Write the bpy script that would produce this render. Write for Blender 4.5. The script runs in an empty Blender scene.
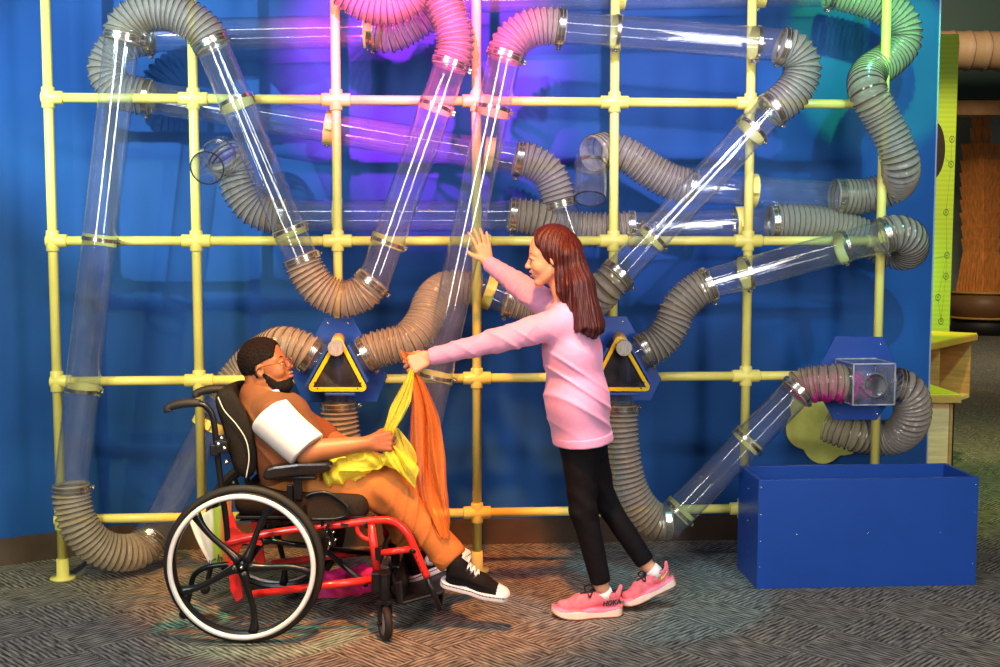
import bpy, math, random
import numpy as np
from mathutils import Vector, Matrix
random.seed(7); rng = np.random.RandomState(5)
S = bpy.context.scene
COL = S.collection
R = math.radians

# ------------------------------------------------------------------ camera
FPX = 1150.8; PITCH = 0.0799; CAMZ = 1.48
cam = bpy.data.cameras.new('camera'); cam.sensor_width = 36; cam.lens = FPX / 1000 * 36
cam.clip_start = 0.05; cam.clip_end = 80
camo = bpy.data.objects.new('camera', cam); COL.objects.link(camo)
camo.location = (0, 0, CAMZ); camo.rotation_euler = (math.pi / 2 - PITCH, 0, 0)
S.camera = camo
S.view_settings.view_transform = 'Standard'; S.view_settings.look = 'None'
S.view_settings.gamma = 1; S.view_settings.use_curve_mapping = False
S.view_settings.exposure = 0.0
try:
    S.cycles.transparent_max_bounces = 32; S.cycles.max_bounces = 8
    S.cycles.use_denoising = True
except Exception: pass

# ------------------------------------------------------------------ light
wd = bpy.data.worlds.new('world'); S.world = wd; wd.use_nodes = True
wd.node_tree.nodes['Background'].inputs[0].default_value = (0.42, 0.42, 0.48, 1)
wd.node_tree.nodes['Background'].inputs[1].default_value = 0.10

def aim(o, loc, to):
    o.location = loc
    o.rotation_euler = (Vector(to) - Vector(loc)).to_track_quat('-Z', 'Y').to_euler()
def area(name, loc, to, w, h, power, col):
    l = bpy.data.lights.new(name, 'AREA'); l.shape = 'RECTANGLE'; l.size = w; l.size_y = h
    l.energy = power; l.color = col
    o = bpy.data.objects.new(name, l); COL.objects.link(o); aim(o, loc, to); return o
def spot(name, loc, to, power, col, angle, blend=0.25, r=0.04):
    l = bpy.data.lights.new(name, 'SPOT'); l.energy = power; l.color = col
    l.spot_size = R(angle); l.spot_blend = blend; l.shadow_soft_size = r
    o = bpy.data.objects.new(name, l); COL.objects.link(o); aim(o, loc, to); return o
area('softbox_left', (-2.1, 0.5, 2.5), (-1.0, 5.0, 1.5), 0.6, 2.2, 112, (0.97, 0.98, 1.0))
area('softbox_right', (2.3, 0.6, 2.3), (0.2, 5.0, 1.5), 0.65, 2.2, 98, (1.0, 0.95, 0.9))
area('ceiling_strip_lamp', (0.2, 2.3, 3.45), (0.2, 5.0, 1.0), 4.2, 0.16, 60, (0.95, 0.95, 1.0))
spot('stage_lamp_magenta', (-0.55, 2.4, 3.6), (-0.36, 5.55, 2.28), 3600, (1.0, 0.03, 0.50), 26, 0.7, 0.05)
spot('stage_lamp_violet', (0.5, 2.4, 3.5), (0.72, 5.6, 2.0), 560, (0.72, 0.62, 1.0), 27, 0.6, 0.06)
spot('stage_lamp_green', (1.2, 2.8, 3.5), (1.75, 5.5, 2.45), 620, (0.10, 1.0, 0.15), 16)
spot('stage_lamp_teal', (1.6, 2.6, 3.5), (1.95, 5.5, 1.85), 240, (0.05, 0.75, 0.9), 30)
spot('stage_lamp_orange', (-0.15, 2.8, 3.65), (-0.40, 4.65, 0.55), 1050, (1.0, 0.30, 0.03), 34, 0.5, 0.10)
spot('stage_lamp_amber', (-0.9, 1.8, 3.2), (-1.05, 4.5, 0.85), 230, (1.0, 0.55, 0.12), 24, 0.5)
spot('stage_lamp_yellow', (-2.2, 2.2, 3.3), (-1.9, 5.0, 1.1), 190, (1.0, 0.95, 0.15), 40, 0.6)
spot('stage_lamp_sky', (-2.7, 1.9, 2.9), (-1.62, 5.4, 2.05), 760, (0.5, 0.85, 1.0), 26, 0.6, 0.03)
spot('stage_lamp_sea_green', (-0.6, 3.4, 3.3), (-0.90, 4.4, 0.0), 330, (0.05, 1.0, 0.6), 15, 0.3)
spot('stage_lamp_cyan', (0.6, 3.3, 3.3), (0.55, 4.75, 0.0), 170, (0.08, 0.7, 1.0), 20, 0.3)
area('far_room_fill', (5.2, 12.5, 4.6), (7.0, 18.0, 1.6), 1.2, 1.2, 210, (1.0, 0.85, 0.6))  # added fill, no real fixture: brightens the far room
spot('olive_floor_fill', (3.6, 5.2, 3.5), (3.1, 7.2, 0.0), 260, (0.75, 1.0, 0.2), 60, 0.8)  # added light that tints the right-hand floor olive
spot('stage_lamp_red', (1.3, 3.9, 3.4), (0.35, 4.5, 1.3), 150, (1.0, 0.05, 0.03), 18, 0.4, 0.08)
spot('lime_panel_fill', (2.6, 5.8, 3.6), (3.25, 8.3, 1.3), 420, (1.0, 0.80, 0.42), 46, 0.5)  # added warm fill to brighten the lime panel and cabinets

# ------------------------------------------------------------------ picture <-> place
cp, sp = math.cos(PITCH), math.sin(PITCH)
def ray(px, py):
    a = (px - 500) / FPX; b = (333.5 - py) / FPX
    return Vector((a, cp + b * sp, -sp + b * cp))
def W(px, py, Y):
    d = ray(px, py); t = Y / d.y
    return Vector((d.x * t, Y, CAMZ + d.z * t))
def FL(px, py):
    d = ray(px, py); t = -CAMZ / d.z
    return Vector((d.x * t, d.y * t, 0))
GA = 0.0679; GO = Vector((-1.9236, 4.9642, 0)); GU = Vector((math.cos(GA), math.sin(GA), 0)); GN = Vector((-math.sin(GA), math.cos(GA), 0))
CELL = 0.6083; ZTOP = 2.0904
def RZ(px, py, z):
    d = ray(px, py); t = (z - CAMZ) / d.z
    return Vector((d.x * t, d.y * t, z))
def G(px, py, off=0.0):
    d = ray(px, py); o = GO + GN * off
    t = (o - Vector((0, 0, 0))).dot(GN) / d.dot(GN)
    return Vector((d.x * t, d.y * t, CAMZ + d.z * t))
def gp(i, z, off=0.0):
    p = GO + GU * (i * CELL) + GN * off; return Vector((p.x, p.y, z))

# ------------------------------------------------------------------ materials
MATS = {}
def newmat(name):
    m = bpy.data.materials.new(name); m.use_nodes = True; MATS[name] = m
    nt = m.node_tree; return m, nt, nt.nodes['Principled BSDF'], nt.nodes['Material Output']
def noise(nt, scale, detail=4, rough=0.6, coord='Object', stretch=None):
    tc = nt.nodes.new('ShaderNodeTexCoord'); n = nt.nodes.new('ShaderNodeTexNoise')
    n.inputs['Scale'].default_value = scale; n.inputs['Detail'].default_value = detail; n.inputs['Roughness'].default_value = rough
    if stretch:
        mp = nt.nodes.new('ShaderNodeMapping'); mp.inputs['Scale'].default_value = stretch
        nt.links.new(tc.outputs[coord], mp.inputs[0]); nt.links.new(mp.outputs[0], n.inputs['Vector'])
    else: nt.links.new(tc.outputs[coord], n.inputs['Vector'])
    return n
def ramp(nt, src, stops):
    r = nt.nodes.new('ShaderNodeValToRGB'); e = r.color_ramp.elements
    while len(e) > 1: e.remove(e[0])
    e[0].position = stops[0][0]; e[0].color = (*stops[0][1], 1)
    for p, c in stops[1:]:
        k = e.new(p); k.color = (*c, 1)
    nt.links.new(src, r.inputs[0]); return r
def mat(name, col, rough=0.5, metal=0.0, nscale=30, namp=0.08, bump=0.0, bscale=None, spec=0.5, sheen=0.0, sss=0.0, coat=0.0, stretch=None):
    if name in MATS: return MATS[name]
    m, nt, b, out = newmat(name)
    n = noise(nt, nscale, stretch=stretch)
    lo = tuple(max(0, c * (1 - namp)) for c in col); hi = tuple(min(1, c * (1 + namp)) for c in col)
    r = ramp(nt, n.outputs['Fac'], [(0.3, lo), (0.7, hi)])
    nt.links.new(r.outputs[0], b.inputs['Base Color'])
    b.inputs['Roughness'].default_value = rough; b.inputs['Metallic'].default_value = metal
    b.inputs['Specular IOR Level'].default_value = spec
    if sheen: b.inputs['Sheen Weight'].default_value = sheen
    if coat: b.inputs['Coat Weight'].default_value = coat
    if sss:
        b.inputs['Subsurface Weight'].default_value = sss; b.inputs['Subsurface Radius'].default_value = (0.012, 0.005, 0.003); b.inputs['Subsurface Scale'].default_value = 1
    if bump:
        n2 = noise(nt, bscale or nscale * 4, stretch=stretch); bp = nt.nodes.new('ShaderNodeBump')
        bp.inputs['Strength'].default_value = bump; bp.inputs['Distance'].default_value = 0.004
        nt.links.new(n2.outputs['Fac'], bp.inputs['Height']); nt.links.new(bp.outputs[0], b.inputs['Normal'])
    return m
def clear_mat(name, tint, haze=0.04, hazecol=(0.8, 0.85, 0.95), rough=0.06, ior=1.49):
    m, nt, b, out = newmat(name); nt.nodes.remove(b)
    t = nt.nodes.new('ShaderNodeBsdfTransparent'); t.inputs[0].default_value = (*tint, 1)
    g = nt.nodes.new('ShaderNodeBsdfGlossy'); g.inputs['Roughness'].default_value = rough
    d = nt.nodes.new('ShaderNodeBsdfDiffuse'); d.inputs[0].default_value = (*hazecol, 1)
    lw = nt.nodes.new('ShaderNodeLayerWeight'); lw.inputs[0].default_value = 0.5
    pw = nt.nodes.new('ShaderNodeMath'); pw.operation = 'POWER'; pw.inputs[1].default_value = 4.0; nt.links.new(lw.outputs['Facing'], pw.inputs[0])
    f = nt.nodes.new('ShaderNodeMath'); f.operation = 'MULTIPLY_ADD'; f.inputs[1].default_value = 0.75; f.inputs[2].default_value = 0.045; nt.links.new(pw.outputs[0], f.inputs[0])
    n = noise(nt, 14, 6); mr = nt.nodes.new('ShaderNodeMapRange')
    mr.inputs[1].default_value = 0.35; mr.inputs[2].default_value = 0.8; mr.inputs[3].default_value = haze * 0.5; mr.inputs[4].default_value = haze * 1.6
    nt.links.new(n.outputs['Fac'], mr.inputs[0])
    m1 = nt.nodes.new('ShaderNodeMixShader'); m2 = nt.nodes.new('ShaderNodeMixShader')
    nt.links.new(mr.outputs[0], m1.inputs[0]); nt.links.new(t.outputs[0], m1.inputs[1]); nt.links.new(d.outputs[0], m1.inputs[2])
    nt.links.new(f.outputs[0], m2.inputs[0]); nt.links.new(m1.outputs[0], m2.inputs[1]); nt.links.new(g.outputs[0], m2.inputs[2])
    nt.links.new(m2.outputs[0], out.inputs[0]); return m
def veil_mat(name, col, clear, rough=0.5, gloss=0.0, trans=0.45, wave=None):
    """half see-through stuff: clear = share that passes straight through"""
    m, nt, b, out = newmat(name)
    b.inputs['Base Color'].default_value = (*col, 1); b.inputs['Roughness'].default_value = rough
    n = noise(nt, 60, 4); r = ramp(nt, n.outputs['Fac'], [(0.3, tuple(c * 0.88 for c in col)), (0.7, tuple(min(1, c * 1.1) for c in col))])
    nt.links.new(r.outputs[0], b.inputs['Base Color'])
    tl = nt.nodes.new('ShaderNodeBsdfTranslucent'); nt.links.new(r.outputs[0], tl.inputs[0])
    t = nt.nodes.new('ShaderNodeBsdfTransparent')
    m1 = nt.nodes.new('ShaderNodeMixShader'); m1.inputs[0].default_value = trans
    nt.links.new(b.outputs[0], m1.inputs[1]); nt.links.new(tl.outputs[0], m1.inputs[2])
    m2 = nt.nodes.new('ShaderNodeMixShader')
    if wave:
        lw = nt.nodes.new('ShaderNodeLayerWeight'); lw.inputs[0].default_value = 0.5
        mr = nt.nodes.new('ShaderNodeMapRange'); mr.inputs[3].default_value = 1 - clear; mr.inputs[4].default_value = 1.0
        nt.links.new(lw.outputs['Facing'], mr.inputs[0]); nt.links.new(mr.outputs[0], m2.inputs[0])
    else: m2.inputs[0].default_value = 1 - clear
    nt.links.new(t.outputs[0], m2.inputs[1]); nt.links.new(m1.outputs[0], m2.inputs[2])
    nt.links.new(m2.outputs[0], out.inputs[0]); return m

# ------------------------------------------------------------------ mesh helpers
class MB:
    def __init__(s): s.v = []; s.f = []; s.mi = []; s.sm = []
    def add(s, vs, fs, mi=0, smooth=False):
        o = len(s.v); s.v += [tuple(v) for v in vs]
        for k, f in enumerate(fs):
            s.f.append([i + o for i in f]); s.mi.append(mi[k] if isinstance(mi, list) else mi); s.sm.append(smooth)
        return s
    def box(s, c, size, M=None, mi=0):
        x, y, z = [d / 2 for d in size]; c = Vector(c)
        vs = [Vector((i * x, j * y, k * z)) for i in (-1, 1) for j in (-1, 1) for k in (-1, 1)]
        if M is not None: vs = [M @ v for v in vs]
        return s.add([c + v for v in vs], [(0, 1, 3, 2), (4, 6, 7, 5), (0, 4, 5, 1), (2, 3, 7, 6), (0, 2, 6, 4), (1, 5, 7, 3)], mi)
    def bar(s, a, b, w, h, up=(0, 0, 1), mi=0):
        a, b = Vector(a), Vector(b); d = b - a; L = d.length; d.normalize(); u = Vector(up)
        x = d.cross(u); x.normalize(); y = x.cross(d)
        M = Matrix((x, d, y)).transposed()
        return s.box((a + b) / 2, (w, L, h), M, mi)
    def prism(s, pts, thick, mi=0):
        """pts: list of 3D points of a flat outline; thick: vector"""
        n = len(pts); t = Vector(thick); vs = [Vector(p) for p in pts] + [Vector(p) + t for p in pts]
        fs = [tuple(range(n))[::-1], tuple(range(n, 2 * n))] + [(i, (i + 1) % n, n + (i + 1) % n, n + i) for i in range(n)]
        return s.add(vs, fs, mi)
    def tube(s, pts, r, seg=16, caps=True, closed=False, mi=0, smooth=True, ridx=None, flat=None):
        P = [Vector(p) for p in pts]; n = len(P)
        rr = r if isinstance(r, (list, tuple, np.ndarray)) else [r] * n
        T = []
        for i in range(n):
            if closed: d = P[(i + 1) % n] - P[i - 1]
            else: d = P[min(i + 1, n - 1)] - P[max(i - 1, 0)]
            T.append(d.normalized() if d.length > 1e-9 else Vector((0, 0, 1)))
        ref = Vector((0, 0, 1)) if abs(T[0].z) < 0.9 else Vector((1, 0, 0))
        x = T[0].cross(ref).normalized(); vs = []
        for i in range(n):
            x = (x - T[i] * x.dot(T[i])).normalized(); y = T[i].cross(x)
            for k in range(seg):
                a = 2 * math.pi * k / seg
                q = x * math.cos(a) + y * math.sin(a) * (flat or 1)
                vs.append(P[i] + q * rr[i])
        fs = []; mm = []
        for i in range(n if closed else n - 1):
            j = (i + 1) % n
            for k in range(seg):
                l = (k + 1) % seg
                fs.append((i * seg + k, i * seg + l, j * seg + l, j * seg + k)); mm.append(ridx[i] if ridx else mi)
        if caps and not closed:
            fs.append(tuple(range(seg))[::-1]); mm.append(mi); fs.append(tuple((n - 1) * seg + k for k in range(seg))); mm.append(mi)
        return s.add(vs, fs, mm, smooth)
    def lathe(s, prof, o, ax, seg=24, mi=0, smooth=True, closed=False):
        """prof: (distance along axis, radius)"""
        if closed and len(prof) <= 6:      # hard corners: every strip has vertices of its own
            for i in range(len(prof)): s.lathe([prof[i], prof[(i + 1) % len(prof)]], o, ax, seg, mi, smooth)
            return s
        o = Vector(o); ax = Vector(ax).normalized(); ref = Vector((0, 0, 1)) if abs(ax.z) < 0.9 else Vector((1, 0, 0))
        x = ax.cross(ref).normalized(); y = ax.cross(x); vs = []; n = len(prof)
        for h, r in prof:
            for k in range(seg):
                a = 2 * math.pi * k / seg; vs.append(o + ax * h + (x * math.cos(a) + y * math.sin(a)) * max(r, 1e-5))
        fs = [(i * seg + k, i * seg + (k + 1) % seg, ((i + 1) % n) * seg + (k + 1) % seg, ((i + 1) % n) * seg + k) for i in range(n if closed else n - 1) for k in range(seg)]
        return s.add(vs, fs, mi, smooth)
    def grid(s, F, nu, nv, mi=0, smooth=True, thick=None):
        vs = [F(u / nu, v / nv) for u in range(nu + 1) for v in range(nv + 1)]
        fs = [(u * (nv + 1) + v, (u + 1) * (nv + 1) + v, (u + 1) * (nv + 1) + v + 1, u * (nv + 1) + v + 1) for u in range(nu) for v in range(nv)]
        return s.add(vs, fs, mi, smooth)
    def build(s, name, mats, parent=None, bevel=0, sub=0, solid=0, autosm=None, origin=None):
        if not isinstance(mats, (list, tuple)): mats = [mats]
        V = s.v
        me = bpy.data.meshes.new(name)
        if parent is not None: o_ = parent_world(parent)
        elif origin is not None: o_ = Vector(origin)
        else:
            a = np.array(V); o_ = Vector(((a[:, 0].min() + a[:, 0].max()) / 2, (a[:, 1].min() + a[:, 1].max()) / 2, a[:, 2].min()))
        me.from_pydata([tuple(Vector(v) - o_) for v in V], [], s.f); me.validate(); 
        for m in mats: me.materials.append(m)
        if len(me.polygons) == len(s.f):
            me.polygons.foreach_set('material_index', s.mi); me.polygons.foreach_set('use_smooth', s.sm)
        me.update()
        o = bpy.data.objects.new(name, me); COL.objects.link(o)
        if parent is not None: o.parent = parent
        else: o.location = o_
        if bevel:
            b = o.modifiers.new('bevel', 'BEVEL'); b.width = bevel; b.segments = 2; b.limit_method = 'ANGLE'; b.angle_limit = R(40); b.use_clamp_overlap = True
        if solid:
            b = o.modifiers.new('solid', 'SOLIDIFY'); b.thickness = solid; b.offset = 0
        if sub:
            b = o.modifiers.new('sub', 'SUBSURF'); b.levels = sub; b.render_levels = sub
        return o
def parent_world(p):
    v = Vector(p.location)
    while p.parent is not None: p = p.parent; v = v + Vector(p.location)
    return v
def thing(name, loc, label, cat, group=None):
    o = bpy.data.objects.new(name, None); COL.objects.link(o); o.location = loc; o.empty_display_size = 0.05
    return tag(o, label, cat, group)
def tag(o, label=None, cat=None, group=None, kind=None):
    if label: o['label'] = label
    if cat: o['category'] = cat
    if group: o['group'] = group
    if kind: o['kind'] = kind
    return o
def text_part(name, body, size, origin, xdir, ydir, m, parent, extrude=0.001, shear=0.0, bold=0.0, bend=None):
    c = bpy.data.curves.new(name, 'FONT'); c.body = body; c.size = size; c.extrude = extrude; c.align_x = 'CENTER'; c.align_y = 'CENTER'
    c.shear = shear; c.offset = bold
    tmp = bpy.data.objects.new(name + '_t', c); COL.objects.link(tmp)
    dg = bpy.context.evaluated_depsgraph_get(); me = bpy.data.meshes.new_from_object(tmp.evaluated_get(dg))
    bpy.data.objects.remove(tmp)
    X = Vector(xdir).normalized(); Y = Vector(ydir); Y = (Y - X * Y.dot(X)).normalized(); Z = X.cross(Y); o_ = Vector(origin); pw = parent_world(parent)
    for v in me.vertices:
        q = v.co.copy(); v.co = o_ + X * q.x + Y * q.y + Z * q.z - pw
        if bend: v.co = bend(v.co + pw) - pw
    me.materials.clear(); me.materials.append(m)
    o = bpy.data.objects.new(name, me); COL.objects.link(o); o.parent = parent; return o
def spline(pts, step):
    """Catmull-Rom through pts, resampled evenly at about step"""
    P = [np.array(p, float) for p in pts]; P = [2 * P[0] - P[1]] + P + [2 * P[-1] - P[-2]]; out = []
    for i in range(1, len(P) - 2):
        p0, p1, p2, p3 = P[i - 1:i + 3]
        t01 = max(np.linalg.norm(p1 - p0) ** .5, 1e-4); t12 = max(np.linalg.norm(p2 - p1) ** .5, 1e-4); t23 = max(np.linalg.norm(p3 - p2) ** .5, 1e-4)
        m1 = (p2 - p1) + t12 * ((p1 - p0) / t01 - (p2 - p0) / (t01 + t12)); m2 = (p2 - p1) + t12 * ((p3 - p2) / t23 - (p3 - p1) / (t12 + t23))
        for k in range(20):
            t = k / 20; out.append((2 * t**3 - 3 * t**2 + 1) * p1 + (t**3 - 2 * t**2 + t) * m1 + (-2 * t**3 + 3 * t**2) * p2 + (t**3 - t**2) * m2)
    out.append(P[-2]); A = np.array(out); d = np.r_[0, np.cumsum(np.linalg.norm(np.diff(A, axis=0), axis=1))]
    n = max(2, int(round(d[-1] / step))); q = np.linspace(0, d[-1], n + 1)
    return [Vector((np.interp(x, d, A[:, 0]), np.interp(x, d, A[:, 1]), np.interp(x, d, A[:, 2]))) for x in q]

# ------------------------------------------------------------------ implicit surfaces (one continuous mesh per body / garment)
def A3(p): return np.array(tuple(p), dtype=np.float32)
def sd_cap(P, a, b, ra, rb):
    a, b = A3(a), A3(b); ba = b - a; L = float(ba @ ba) + 1e-12
    t = np.clip(((P - a) @ ba) / L, 0, 1); q = P - a - t[:, None] * ba
    return np.sqrt((q * q).sum(1)) - (ra + (rb - ra) * t)
def sd_ell(P, c, r, M=None):
    q = P - A3(c)
    if M is not None: q = q @ np.array(M, dtype=np.float32)
    r = np.array(r, dtype=np.float32); k = q / r; n = np.sqrt((k * k).sum(1)); g = np.sqrt(((k / r) ** 2).sum(1)) + 1e-9
    return n * (n - 1) / g
def sd_box(P, c, h, r=0.0, M=None):
    q = P - A3(c)
    if M is not None: q = q @ np.array(M, dtype=np.float32)
    d = np.abs(q) - (np.array(h, dtype=np.float32) - r)
    return np.sqrt((np.maximum(d, 0) ** 2).sum(1)) + np.minimum(d.max(1), 0) - r
def smin(a, b, k):
    h = np.clip(0.5 + 0.5 * (b - a) / k, 0, 1); return b * (1 - h) + a * h - k * h * (1 - h)
def smax(a, b, k): return -smin(-a, -b, k)
def sdf_mesh(fn, lo, hi, h, name, m, parent, smooth=True, zone=None):
    lo = np.array(lo, dtype=np.float32); hi = np.array(hi, dtype=np.float32); B = 12
    nb = np.ceil((hi - lo) / (h * B)).astype(int); N = nb * B + 1
    D = np.ones(N, dtype=np.float32)
    bi = np.stack(np.meshgrid(*[np.arange(n) for n in nb], indexing='ij'), -1).reshape(-1, 3)
    cen = lo + (bi + 0.5) * (B * h); dc = fn(cen.astype(np.float32)); act = np.abs(dc) < B * h * 0.87 * 1.5 + 0.02
    for k in np.nonzero(~act)[0]:
        a = bi[k] * B; D[a[0]:a[0] + B + 1, a[1]:a[1] + B + 1, a[2]:a[2] + B + 1] = np.sign(dc[k]) * h * 5
    loc = np.stack(np.meshgrid(*[np.arange(B + 1)] * 3, indexing='ij'), -1).reshape(-1, 3)
    K = np.nonzero(act)[0]
    for s in range(0, len(K), 200):
        ks = K[s:s + 200]; idx = (bi[ks][:, None] * B + loc[None])
        P = (lo + idx.reshape(-1, 3) * h).astype(np.float32); v = fn(P).reshape(len(ks), -1)
        for j, k in enumerate(ks):
            a = bi[k] * B; D[a[0]:a[0] + B + 1, a[1]:a[1] + B + 1, a[2]:a[2] + B + 1] = v[j].reshape(B + 1, B + 1, B + 1)
    ins = D < 0; n0, n1, n2 = N
    c = ins[:-1, :-1, :-1].astype(np.int8)
    tot = sum(ins[i:n0 - 1 + i, j:n1 - 1 + j, k:n2 - 1 + k].astype(np.int8) for i in (0, 1) for j in (0, 1) for k in (0, 1))
    cells = np.argwhere((tot > 0) & (tot < 8)); ci = -np.ones((n0 - 1, n1 - 1, n2 - 1), dtype=np.int32)
    ci[cells[:, 0], cells[:, 1], cells[:, 2]] = np.arange(len(cells))
    acc = np.zeros((len(cells), 3)); cnt = np.zeros(len(cells))
    for axis in range(3):
        for u in (0, 1):
            for w in (0, 1):
                o0 = np.zeros(3, int); oth = [a for a in range(3) if a != axis]; o0[oth[0]] = u; o0[oth[1]] = w; o1 = o0.copy(); o1[axis] = 1
                a = cells + o0; b = cells + o1; da = D[a[:, 0], a[:, 1], a[:, 2]]; db = D[b[:, 0], b[:, 1], b[:, 2]]
                x = (da < 0) != (db < 0); t = np.where(x, da / np.where(x, da - db, 1), 0)
                p = a + 0.0; p[:, axis] += t; acc[x] += p[x]; cnt[x] += 1
    V = lo + (acc / cnt[:, None]) * h
    F = []
    for axis in range(3):
        sl0 = [slice(None)] * 3; sl1 = [slice(None)] * 3; sl0[axis] = slice(0, -1); sl1[axis] = slice(1, None)
        e = np.argwhere(ins[tuple(sl0)] != ins[tuple(sl1)]); u, w = [(1, 2), (2, 0), (0, 1)][axis]
        e = e[(e[:, u] > 0) & (e[:, w] > 0) & (e[:, u] < N[u] - 1) & (e[:, w] < N[w] - 1)]
        fl = ins[e[:, 0], e[:, 1], e[:, 2]]
        def cc(du, dw):
            q = e.copy(); q[:, u] -= du; q[:, w] -= dw; return ci[q[:, 0], q[:, 1], q[:, 2]]
        q = np.stack([cc(1, 1), cc(0, 1), cc(0, 0), cc(1, 0)], 1); q[~fl] = q[~fl][:, ::-1]; F.append(q)
    F = np.concatenate(F); F = F[(F >= 0).all(1)]
    o_ = parent_world(parent) if parent is not None else Vector((0, 0, 0))
    me = bpy.data.meshes.new(name); me.vertices.add(len(V)); me.vertices.foreach_set('co', (V - np.array(o_)).ravel().astype(np.float32))
    me.loops.add(len(F) * 4); me.loops.foreach_set('vertex_index', F.ravel().astype(np.int32))
    me.polygons.add(len(F)); me.polygons.foreach_set('loop_start', np.arange(len(F), dtype=np.int32) * 4)
    try: me.polygons.foreach_set('loop_total', np.full(len(F), 4, dtype=np.int32))
    except Exception: pass
    me.polygons.foreach_set('use_smooth', np.ones(len(F), dtype=bool))
    for x in (m if isinstance(m, (list, tuple)) else [m]): me.materials.append(x)
    me.update(calc_edges=True); me.validate()
    if zone is not None:
        cenf = V[F].mean(1); me.polygons.foreach_set('material_index', zone(cenf).astype(np.int32))
    o = bpy.data.objects.new(name, me); COL.objects.link(o)
    if parent is not None: o.parent = parent
    return o
# ------------------------------------------------------------------ setting: wall, floor, room beyond
# blue paint
m, nt, b, out = newmat('blue wall paint')
n = noise(nt, 1.3, 3); r = ramp(nt, n.outputs['Fac'], [(0.3, (0.010, 0.064, 0.245)), (0.7, (0.016, 0.098, 0.325))]); nt.links.new(r.outputs[0], b.inputs['Base Color'])
b.inputs['Roughness'].default_value = 0.6; b.inputs['Specular IOR Level'].default_value = 0.18
n2 = noise(nt, 160, 5); bp = nt.nodes.new('ShaderNodeBump'); bp.inputs['Strength'].default_value = 0.25; bp.inputs['Distance'].default_value = 0.003
nt.links.new(n2.outputs['Fac'], bp.inputs['Height']); nt.links.new(bp.outputs[0], b.inputs['Normal'])
WOFF = 0.46
pR = G(926.5, 440, WOFF); pK = G(112, 553, WOFF); pK.z = 0; pR.z = 0
left_end = Vector((-3.6, pK.y - (3.6 + pK.x) * 0.62, 0))
WH = 3.7
def wall_path():
    a = left_end; k = pK; r_ = pR; pts = []
    d1 = (a - k).normalized(); d2 = (r_ - k).normalized(); rad = 0.25
    pts.append(a)
    for i in range(9):
        t = i / 8; p = (k + d1 * rad) * (1 - t)**2 + k * 2 * t * (1 - t) + (k + d2 * rad) * t * t; pts.append(p)
    pts.append(r_); return pts
wp = wall_path()
def wall_ribbon(z0, z1, shift, name, mt, thick, bev=0):
    mb = MB(); pts = [p - GN * shift for p in wp]; n = len(pts); vs = []
    back = GN * thick
    for p in pts: vs += [Vector((p.x, p.y, z0)), Vector((p.x, p.y, z1)), Vector((p.x + back.x, p.y + back.y, z1)), Vector((p.x + back.x, p.y + back.y, z0))]
    fs = [tuple([0, 1, 2, 3])]
    for i in range(n - 1):
        for k in range(4): fs.append((i * 4 + k, i * 4 + (k + 1) % 4, (i + 1) * 4 + (k + 1) % 4, (i + 1) * 4 + k))
    e = (n - 1) * 4; fs.append((e + 3, e + 2, e + 1, e))
    mb.add(vs, fs); return tag(mb.build(name, mt, bevel=bev), kind='structure')
wall_ribbon(0, WH, 0, 'wall_back', MATS['blue wall paint'], 0.10)
# pale painted end cap of the partition
mb = MB(); q = pR + GN * 0.05; mb.box((q.x + 0.004, q.y, WH / 2), (0.008, 0.11, WH), Matrix.Rotation(GA, 3, 'Z'))
tag(mb.build('trim_1', mat('pale lilac edge', (0.35, 0.36, 0.55), 0.5), bevel=0.003), kind='structure')
bb = mat('brown rubber baseboard', (0.085, 0.055, 0.035), 0.35, nscale=4, namp=0.3)
wall_ribbon(0, 0.125, 0.012, 'baseboard_back', bb, 0.012)
# carpet
m, nt, b, out = newmat('striped carpet tiles')
tc = nt.nodes.new('ShaderNodeTexCoord'); mp = nt.nodes.new('ShaderNodeMapping'); mp.inputs['Rotation'].default_value = (0, 0, R(45))
nt.links.new(tc.outputs['Object'], mp.inputs[0])
chk = nt.nodes.new('ShaderNodeTexChecker'); chk.inputs['Scale'].default_value = 3.3; nt.links.new(mp.outputs[0], chk.inputs['Vector'])
def lines(rot):
    mq = nt.nodes.new('ShaderNodeMapping'); mq.inputs['Rotation'].default_value = (0, 0, R(rot))
    nt.links.new(mp.outputs[0], mq.inputs[0]); ww = nt.nodes.new('ShaderNodeTexWave'); ww.inputs['Scale'].default_value = 15; ww.inputs['Distortion'].default_value = 2.2; ww.inputs['Detail'].default_value = 3; ww.inputs['Detail Scale'].default_value = 1.6
    nt.links.new(mq.outputs[0], ww.inputs['Vector'])
    ms = nt.nodes.new('ShaderNodeMapping'); ms.inputs['Scale'].default_value = (120, 14, 1); nt.links.new(mq.outputs[0], ms.inputs[0])
    nn = nt.nodes.new('ShaderNodeTexNoise'); nn.inputs['Scale'].default_value = 1; nn.inputs['Detail'].default_value = 2; nt.links.new(ms.outputs[0], nn.inputs['Vector'])
    q1 = nt.nodes.new('ShaderNodeMath'); q1.operation = 'MULTIPLY_ADD'; q1.inputs[1].default_value = 0.20; nt.links.new(ww.outputs['Fac'], q1.inputs[0])
    q2 = nt.nodes.new('ShaderNodeMath'); q2.operation = 'MULTIPLY'; q2.inputs[1].default_value = 0.80; nt.links.new(nn.outputs['Fac'], q2.inputs[0]); nt.links.new(q2.outputs[0], q1.inputs[2]); return q1
l1, l2 = lines(0), lines(90)
mx = nt.nodes.new('ShaderNodeMix'); mx.data_type = 'FLOAT'
nt.links.new(chk.outputs['Fac'], mx.inputs[0]); nt.links.new(l1.outputs[0], mx.inputs[2]); nt.links.new(l2.outputs[0], mx.inputs[3])
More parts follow.
